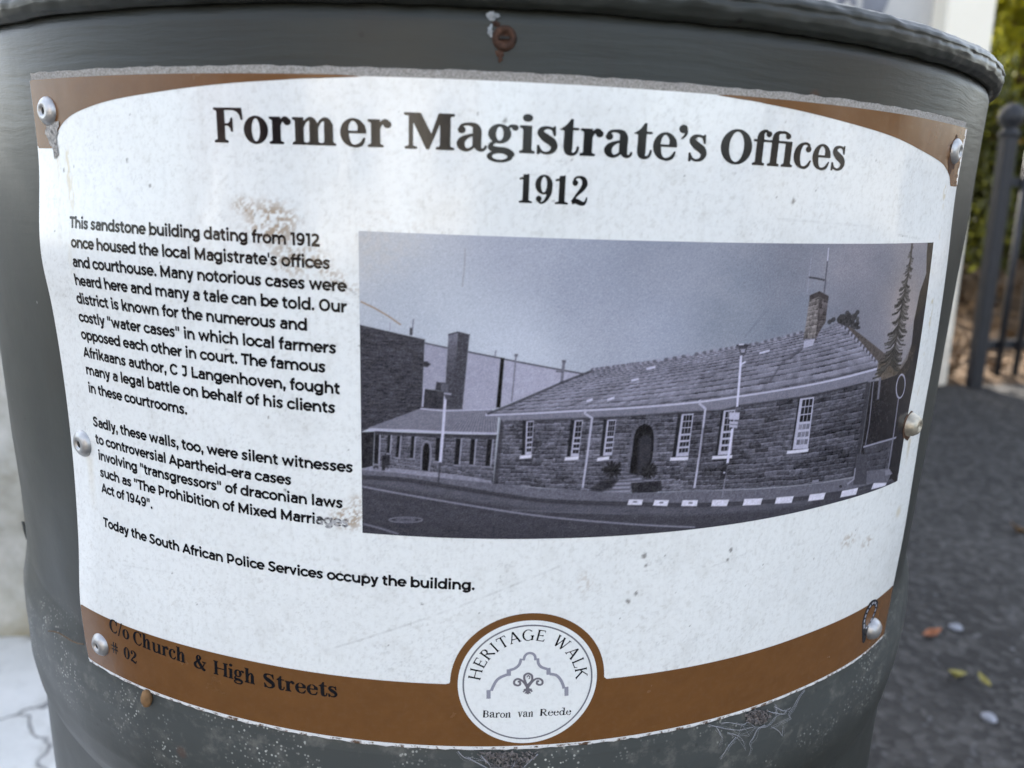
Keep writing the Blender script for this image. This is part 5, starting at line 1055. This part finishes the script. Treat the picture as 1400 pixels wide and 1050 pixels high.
W2 = [[(-1.02, -165.89), (3.19, -167.75), (6.75, -169.67), (8.07, -170.82), (10.29, -169.73), (14.53, -170.99)], [(3.73, -165.11), (6.36, -167.01), (7.72, -169.32)], [(25.64, -165.29), (22.45, -167.19), (20.27, -169.33), (19.71, -171.54), (19.96, -173.54)], [(14.52, -170.62), (16.36, -168.39), (16.92, -166.15)], [(-4.88, -163.69), (-2.32, -165.15), (0.93, -166.63)], [(7.75, -170.45), (8.83, -174.28), (8.27, -177.36)], [(14.53, -170.99), (15.91, -173.72)]]
cobweb("torn white cobweb under the right half of the sign, nearest the badge", W1, [(116.36, -164.00), (122.66, -163.47), (128.67, -165.36), (130.63, -168.46), (127.54, -170.35), (121.73, -169.31), (117.68, -166.85)], 5, 90)
cobweb("dusty cobweb full of debris below the round medallion", W2, [(1.46, -163.43), (26.56, -164.22), (23.42, -166.48), (20.26, -168.97), (18.40, -170.78), (14.53, -170.82), (10.28, -169.53), (8.24, -170.66), (6.37, -167.41), (3.73, -165.11)], 8, 50)
cc = [(-139.43, -165.50)]; fm = frame(cc[0][0] / 1000, cc[0][1] / 1000, r=RB + .0052)
b = MB(); b.lathe([(.00005, -.0040), (.0014, -.0034), (.0022, -.0012), (.0023, .0010), (.0015, .0032), (.00005, .0038)], 14, mat=Matrix.Rotation(R_(90), 4, 'X'))
o = b.build("cocoon", M_COCOON, None, True); o.matrix_world = LEAN @ fm; tag(o, "small brown insect cocoon stuck to the drum under the street-address lettering", "cocoon")
cc = [(-218.93, -164.54), (-181.18, -154.91)]; r_t = RB + .0052
b = MB(); p0 = [Vector((r_t * math.sin(x / 1000 / RS), -r_t * math.cos(x / 1000 / RS), y / 1000 + Z0)) for x, y in cc]
b.tube([p0[0] + (p0[1] - p0[0]) * q_ / 6 + Vector((0, 0, .001 * math.sin(q_))) for q_ in range(7)], .00035, 5); p1 = [p - p0[0] for p in map(Vector, b.v)]; b.v = p1
o = b.build("twig", M_BARK); o.matrix_world = LEAN @ Matrix.Translation(p0[0]); tag(o, "thin dry twig caught on the drum's hoop left of the sign", "twig")

# ---------------------------------------------------------------- behind the drum
wall = thing("boundary_wall", "grey painted concrete panel wall behind the drum", "wall", Matrix.Translation((-1.0, 2.62, 0)))
xs = [-4.2, -2.3, -.5, .62, 1.325, 1.80]
for k in range(5):
    b = MB(); b.box(xs[k] + 1.0 + .006, xs[k + 1] + 1.0 - .006, -.08, .08, 0, 2.35, .006); b.build("panel", M_WALL, wall)
b = MB(); b.box(-3.2, 2.8, -.06, .06, 0, 2.34); b.build("joint_core", M_JOINT, wall)
b = MB(); b.box(-3.25, 2.8, -.12, .12, 2.352, 2.44, .01); b.build("coping", M_WALL, wall)
def mark(pts):
    p = strokepoly([(x, y, w_) for x, y, w_ in pts], 1, True); n = len(p); y0, y1 = -.0812, -.0828
    return mesh("painted_mark", [(x + 1, y0, z) for x, z in p] + [(x + 1, y1, z) for x, z in p],
                [tuple(range(n, 2 * n))] + [(k, (k + 1) % n, n + (k + 1) % n, n + k) for k in range(n)], M_GRAFF, wall)
mark([(1.50, 1.40, .05), (1.53, 1.50, .10), (1.52, 1.60, .06), (1.545, 1.72, .04)]); mark([(1.40, 1.40, .02), (1.39, 1.47, .03), (1.425, 1.52, .03), (1.45, 1.47, .02)]); mark([(1.47, 1.62, .03), (1.58, 1.58, .05), (1.62, 1.66, .03)])
pil = thing("gate_pillar", "cream plastered gate pillar between the grey wall and the dark fence", "pillar", Matrix.Translation((1.842, 2.60, 0)))
b = MB(); b.box(-.088, .094, -.16, .16, 0, 2.30, .008); b.build("shaft", M_CREAM, pil)
b = MB(); b.box(-.12, .126, -.20, .20, 2.302, 2.37, .012); b.box(-.09, .094, -.16, .16, 2.371, 2.42, .012); b.build("cap", M_CREAM, pil)
fen = thing("iron_fence", "dark iron picket fence with round post caps beside the cream pillar", "fence", Matrix.Translation((2.035, 2.42, 0)))
for k in range(3):
    x = k * 1.6; b = MB(); b.box(x - .025, x + .025, -.025, .025, 0, .99, .006); po = b.build("post", M_IRON, fen)
    b = MB(); b.lathe([(.034, 0), (.036, .010), (.026, .018), (.024, .026), (.040, .045), (.045, .068), (.038, .094), (.016, .112), (.0005, .116)], 20, (x, 0, .99)); b.build("finial", M_IRON, po, True)
b = MB()
for z in (.16, .80): b.box(.026, 1.574, -.012, .012, z, z + .035); b.box(1.626, 3.174, -.012, .012, z, z + .035)
b.build("rails", M_IRON, fen)
for k in range(40):
    x = .075 + k * .075
    if abs((x + .8) % 1.6 - .8) < .045: continue
    b = MB(); b.tube([(x, -.022, .05), (x, -.022, .93)], .012, 8); b.tube([(x, -.022, .93), (x, -.022, .99)], [.0095, .001], 8); b.build("picket", M_IRON, fen, True)
# earth bank and litter beyond the fence
n = 46; X, Y = np.meshgrid(np.linspace(1.9, 8.5, n * 2), np.linspace(2.36, 9, n)); Zb = .02 + .42 * sstep(2.7, 4.6, Y) + .10 * fbm(X * 1.6, Y * 1.6, 5, 4) * sstep(2.4, 3.0, Y)
Zb = np.where(Y < 2.37, -.03, Zb); i, j = np.meshgrid(np.arange(2 * n - 1), np.arange(n - 1)); a = (j * 2 * n + i).ravel()
tag(mesh("earth_bank", np.stack([X, Y, Zb], -1).reshape(-1, 3), np.stack([a, a + 1, a + 2 * n + 1, a + 2 * n], -1), M_EARTH, None, True), kind='structure')
def leaf(s, curl=.25):
    v = [(0, -.5, 0), (.22, -.15, .06 * curl), (.26, .12, .1 * curl), (.1, .42, .2 * curl), (0, .55, .3 * curl), (-.1, .42, .2 * curl), (-.26, .12, .1 * curl), (-.22, -.15, .06 * curl), (0, .1, -.12 * curl)]
    return [Vector(p) * s for p in v], [(0, 1, 8), (1, 2, 8), (2, 3, 8), (3, 4, 8), (4, 5, 8), (5, 6, 8), (6, 7, 8), (7, 0, 8)]
def scatter(name, mat_, n_, pos, size, flat=0.0, **kw):
    b = MB(); rs = random.Random(hash(name) % 1000 + n_)
    for k in range(n_):
        v, f = leaf(size * random.uniform(.6, 1.3), 1.0)
        m = Matrix.Translation(pos()) @ Matrix.Rotation(random.uniform(0, 6.28), 4, 'Z') @ Matrix.Rotation(random.gauss(0, 1) * (1 - flat), 4, 'X') @ Matrix.Rotation(random.gauss(0, 1) * (1 - flat), 4, 'Y')
        b.add([m @ p for p in v], f)
    return b.build(name, mat_, kw.get('parent'))
def bankz(x, y): return .02 + .42 * float(sstep(2.7, 4.6, y)) + .02
def lit():
    x, y = random.uniform(1.95, 4.5), random.uniform(2.40, 4.2); return Vector((x, y, bankz(x, y) + random.uniform(0, .03)))
tag(scatter("leaf_litter", M_TANL, 900, lit, .07, .7), kind='stuff')
# shrubs and trees
def shrub(name, label, cat_, x, y, z, rx, ry, rz, n_, m, size, trunk, group="shrubs and trees beyond the fence"):
    t = thing(name, label, cat_, Matrix.Translation((x, y, 0)), group)
    cl = [(random.gauss(0, .45) * rx, random.gauss(0, .45) * ry, z + random.uniform(-.8, .8) * rz, random.uniform(.22, .42)) for k in range(26)]
    b = MB()
    for k in range(n_):
        cx_, cy_, cz_, s = random.choice(cl); d = Vector((random.gauss(0, 1), random.gauss(0, 1), random.gauss(0, 1))).normalized() * random.random() ** .4
        p = Vector((cx_ + d.x * s * rx, cy_ + d.y * s * ry, cz_ + d.z * s * rz))
        v, f = leaf(size * random.uniform(.6, 1.25), 1)
        mm = Matrix.Translation(p) @ Matrix.Rotation(random.uniform(0, 6.28), 4, 'Z') @ Matrix.Rotation(random.uniform(-1.4, 1.4), 4, 'X')
        b.add([mm @ q_ for q_ in v], f)
    b.build("crown", m, t)
    b = MB()
    for k in range(trunk):
        a = random.uniform(0, 6.28); e = Vector((math.cos(a) * rx * .5, math.sin(a) * ry * .5, z + rz * .5)); r0 = random.uniform(.03, .06)
        b.tube([Vector((.05 * math.cos(a), .05 * math.sin(a), -.05)) * (1 - q_ / 6) + e * (q_ / 6) + Vector((random.gauss(0, .03), random.gauss(0, .03), 0)) for q_ in range(7)], [r0 * (1 - .12 * q_) for q_ in range(7)], 7)
    b.build("trunk", M_BARK, t, True)
    return t
shrub("shrub", "olive green shrub just beyond the fence post", "shrub", 2.62, 3.45, .85, .55, .45, .55, 2600, M_LEAF1, .075, 4)
shrub("shrub", "brownish thinning shrub low behind the fence pickets", "shrub", 3.35, 3.3, .75, .6, .45, .5, 2200, M_LEAF3, .07, 4)
shrub("tree", "bright yellow-green tree at the photo's upper right corner", "tree", 3.1, 4.2, 2.0, 1.0, .8, .95, 4200, M_LEAF2, .085, 5)
shrub("tree", "dark olive tree standing furthest behind the fence", "tree", 4.6, 6.2, 1.7, 2.4, 1.2, 1.5, 9000, M_LEAF1, .13, 5)
shrub("tree", "tall brown-green thicket between the yellow-green tree and the dark olive tree", "tree", 4.0, 5.1, 1.25, 1.8, .7, 1.05, 8000, M_LEAF3, .11, 7)
# whitewashed plinth and rendered block on the left
q_ = MB(); nn = 60
X, Y = np.meshgrid(np.linspace(-3.0, -.34, 80), np.linspace(-.2, .745, 40)); Zs = .035 + .008 * fbm(X * 4, Y * 4, 8, 4)
Zs = np.where((Y < -.18) | (X > -.35), 0.0, Zs); i, j = np.meshgrid(np.arange(79), np.arange(39)); a = (j * 80 + i).ravel()
tag(mesh("whitewashed_slab", np.stack([X, Y, Zs], -1).reshape(-1, 3), np.stack([a, a + 1, a + 81, a + 80], -1), M_WHITEWASH, None, True), "cracked whitewashed slab on the ground left of the drum", "slab")
X, Z = np.meshgrid(np.linspace(-3.2, -.36, 90), np.linspace(0, .95, 50)); Yf = .73 + .05 * fbm(X * 6, Z * 6, 18, 5) + .10 * sstep(.12, .0, Z) * 0
pts_f = np.stack([X, Yf, Z], -1).reshape(-1, 3); pts_b = np.stack([X, X * 0 + 1.25, Z], -1).reshape(-1, 3); i, j = np.meshgrid(np.arange(89), np.arange(49)); a = (j * 90 + i).ravel()
per = np.array(list(range(90)) + [r * 90 + 89 for r in range(1, 50)] + [49 * 90 + c_ for c_ in range(88, -1, -1)] + [r * 90 for r in range(48, 0, -1)]); nx_ = np.roll(per, -1); nb = 90 * 50
tag(mesh("rendered_block", np.vstack([pts_f, pts_b]), np.vstack([np.stack([a, a + 1, a + 91, a + 90], -1), np.stack([a, a + 90, a + 91, a + 1], -1) + nb, np.stack([per, per + nb, nx_ + nb, nx_], -1)]), M_STUCCO, None, True), "low rough beige plaster wall behind the whitewashed slab", "wall")
# fallen leaves and stone chips on the asphalt
def drop(name, label, cat_, x, y, s, m, group=None, up=.008):
    v, f = leaf(s, 1.2); v2 = [p + Vector((0, 0, -.0012)) for p in v]; n_ = len(v)
    o = mesh(name, [tuple(p) for p in v + v2], f + [tuple(k + n_ for k in q_[::-1]) for q_ in f] + [(k, n_ + k, n_ + (k + 1) % 8, (k + 1) % 8) for k in range(8)], m)
    o.location = (x, y, up); o.rotation_euler = (random.gauss(0, .15), random.gauss(0, .15), random.uniform(0, 6.28)); return tag(o, label, cat_, group)
drop("fallen_leaf", "rust-orange fallen leaf on the asphalt right of the drum", "leaf", .852, .687, .034, M_DRYL, "fallen leaves on the asphalt")
drop("fallen_leaf", "larger bright yellow fallen leaf, nearer the drum of the two yellow ones", "leaf", .829, .566, .036, M_YELL, "fallen leaves on the asphalt")
drop("fallen_leaf", "smaller dull yellow fallen leaf beside the bright yellow leaf", "leaf", .862, .545, .026, M_YELL, "fallen leaves on the asphalt")
drop("fallen_leaf", "pale tan fallen leaf at the right edge of the photo", "leaf", 1.31, 1.101, .05, M_TANL, "fallen leaves on the asphalt")
def stone(label, x, y, s):
    b = MB(); v = []
    b.lathe([(.0004, -.3), (.7, -.28), (1, .0), (.8, .3), (.3, .45), (.0004, .46)], 9); b.v = [tuple(Vector(p) * s * random.uniform(.85, 1.15)) for p in b.v]
    o = b.build("stone_chip", M_PEBBLE); o.location = (x, y, s * .3); tag(o, label, "stone", "pale stone chips on the asphalt")
stone("pale stone chip beside the rust-orange leaf", .915, .712, .011); stone("pale stone chip nearest the bottom edge of the photo", .815, .462, .012)

# ---------------------------------------------------------------- unseen houses and hedge, added behind the viewer for reflections in the glossy board
def house(x, w_, y, h_, m, label, nwin, turn=0.0):
    t = thing("house", label, "house", Matrix.Translation((x, y, 0)) @ Matrix.Rotation(R_(turn), 4, 'Z'), "unseen houses added for reflections")
    b = MB(); b.box(-w_ / 2, w_ / 2, -5, 0, 0, h_); b.build("walls", m, t)
    b = MB(); e = .4; b.add([(-w_ / 2 - e, .4, h_), (w_ / 2 + e, .4, h_), (w_ / 2 + e, -5.4, h_), (-w_ / 2 - e, -5.4, h_), (-w_ / 2 + 1, -2.5, h_ + 1.7), (w_ / 2 - 1, -2.5, h_ + 1.7)], [(0, 1, 5, 4), (1, 2, 5), (2, 3, 4, 5), (3, 0, 4), (3, 2, 1, 0)]); b.build("roof", M_TILE, t)
    for k in range(nwin):
        cx_ = -w_ / 2 + w_ * (k + .5) / nwin
        if k == nwin // 2:
            b = MB(); b.box(cx_ - .5, cx_ + .5, .002, .06, 0, 2.1); b.build("door", M_TRIM, t); continue
        b = MB(); b.box(cx_ - .6, cx_ + .6, .002, .05, .95, 2.2); f_ = b.build("window", M_TRIM, t); b = MB(); b.box(cx_ - .52, cx_ + .52, .052, .06, 1.03, 2.12); b.build("pane", M_GLASS, f_)
house(-3.6, 6.4, -10.0, 3.2, M_CREAMHOUSE, "unseen cream rendered house added straight across the street for reflections", 4)
house(-14.5, 9, -10.5, 3.0, M_BRICK, "unseen brown brick house added across the street to the left for reflections", 5)
house(11.0, 9, -3.5, 3.2, M_CREAMHOUSE, "unseen cream rendered house added at the right street corner for reflections, turned side-on", 5, 90)
shrub("hedge", "unseen dark hedge added beside the cream house to darken reflections", "hedge", 3.2, -9.2, 1.0, 2.6, .7, 1.1, 5000, M_LEAF1, .16, 6, "unseen hedge added for reflections")  # added dark mass, so the middle lettering mirrors no bright wall
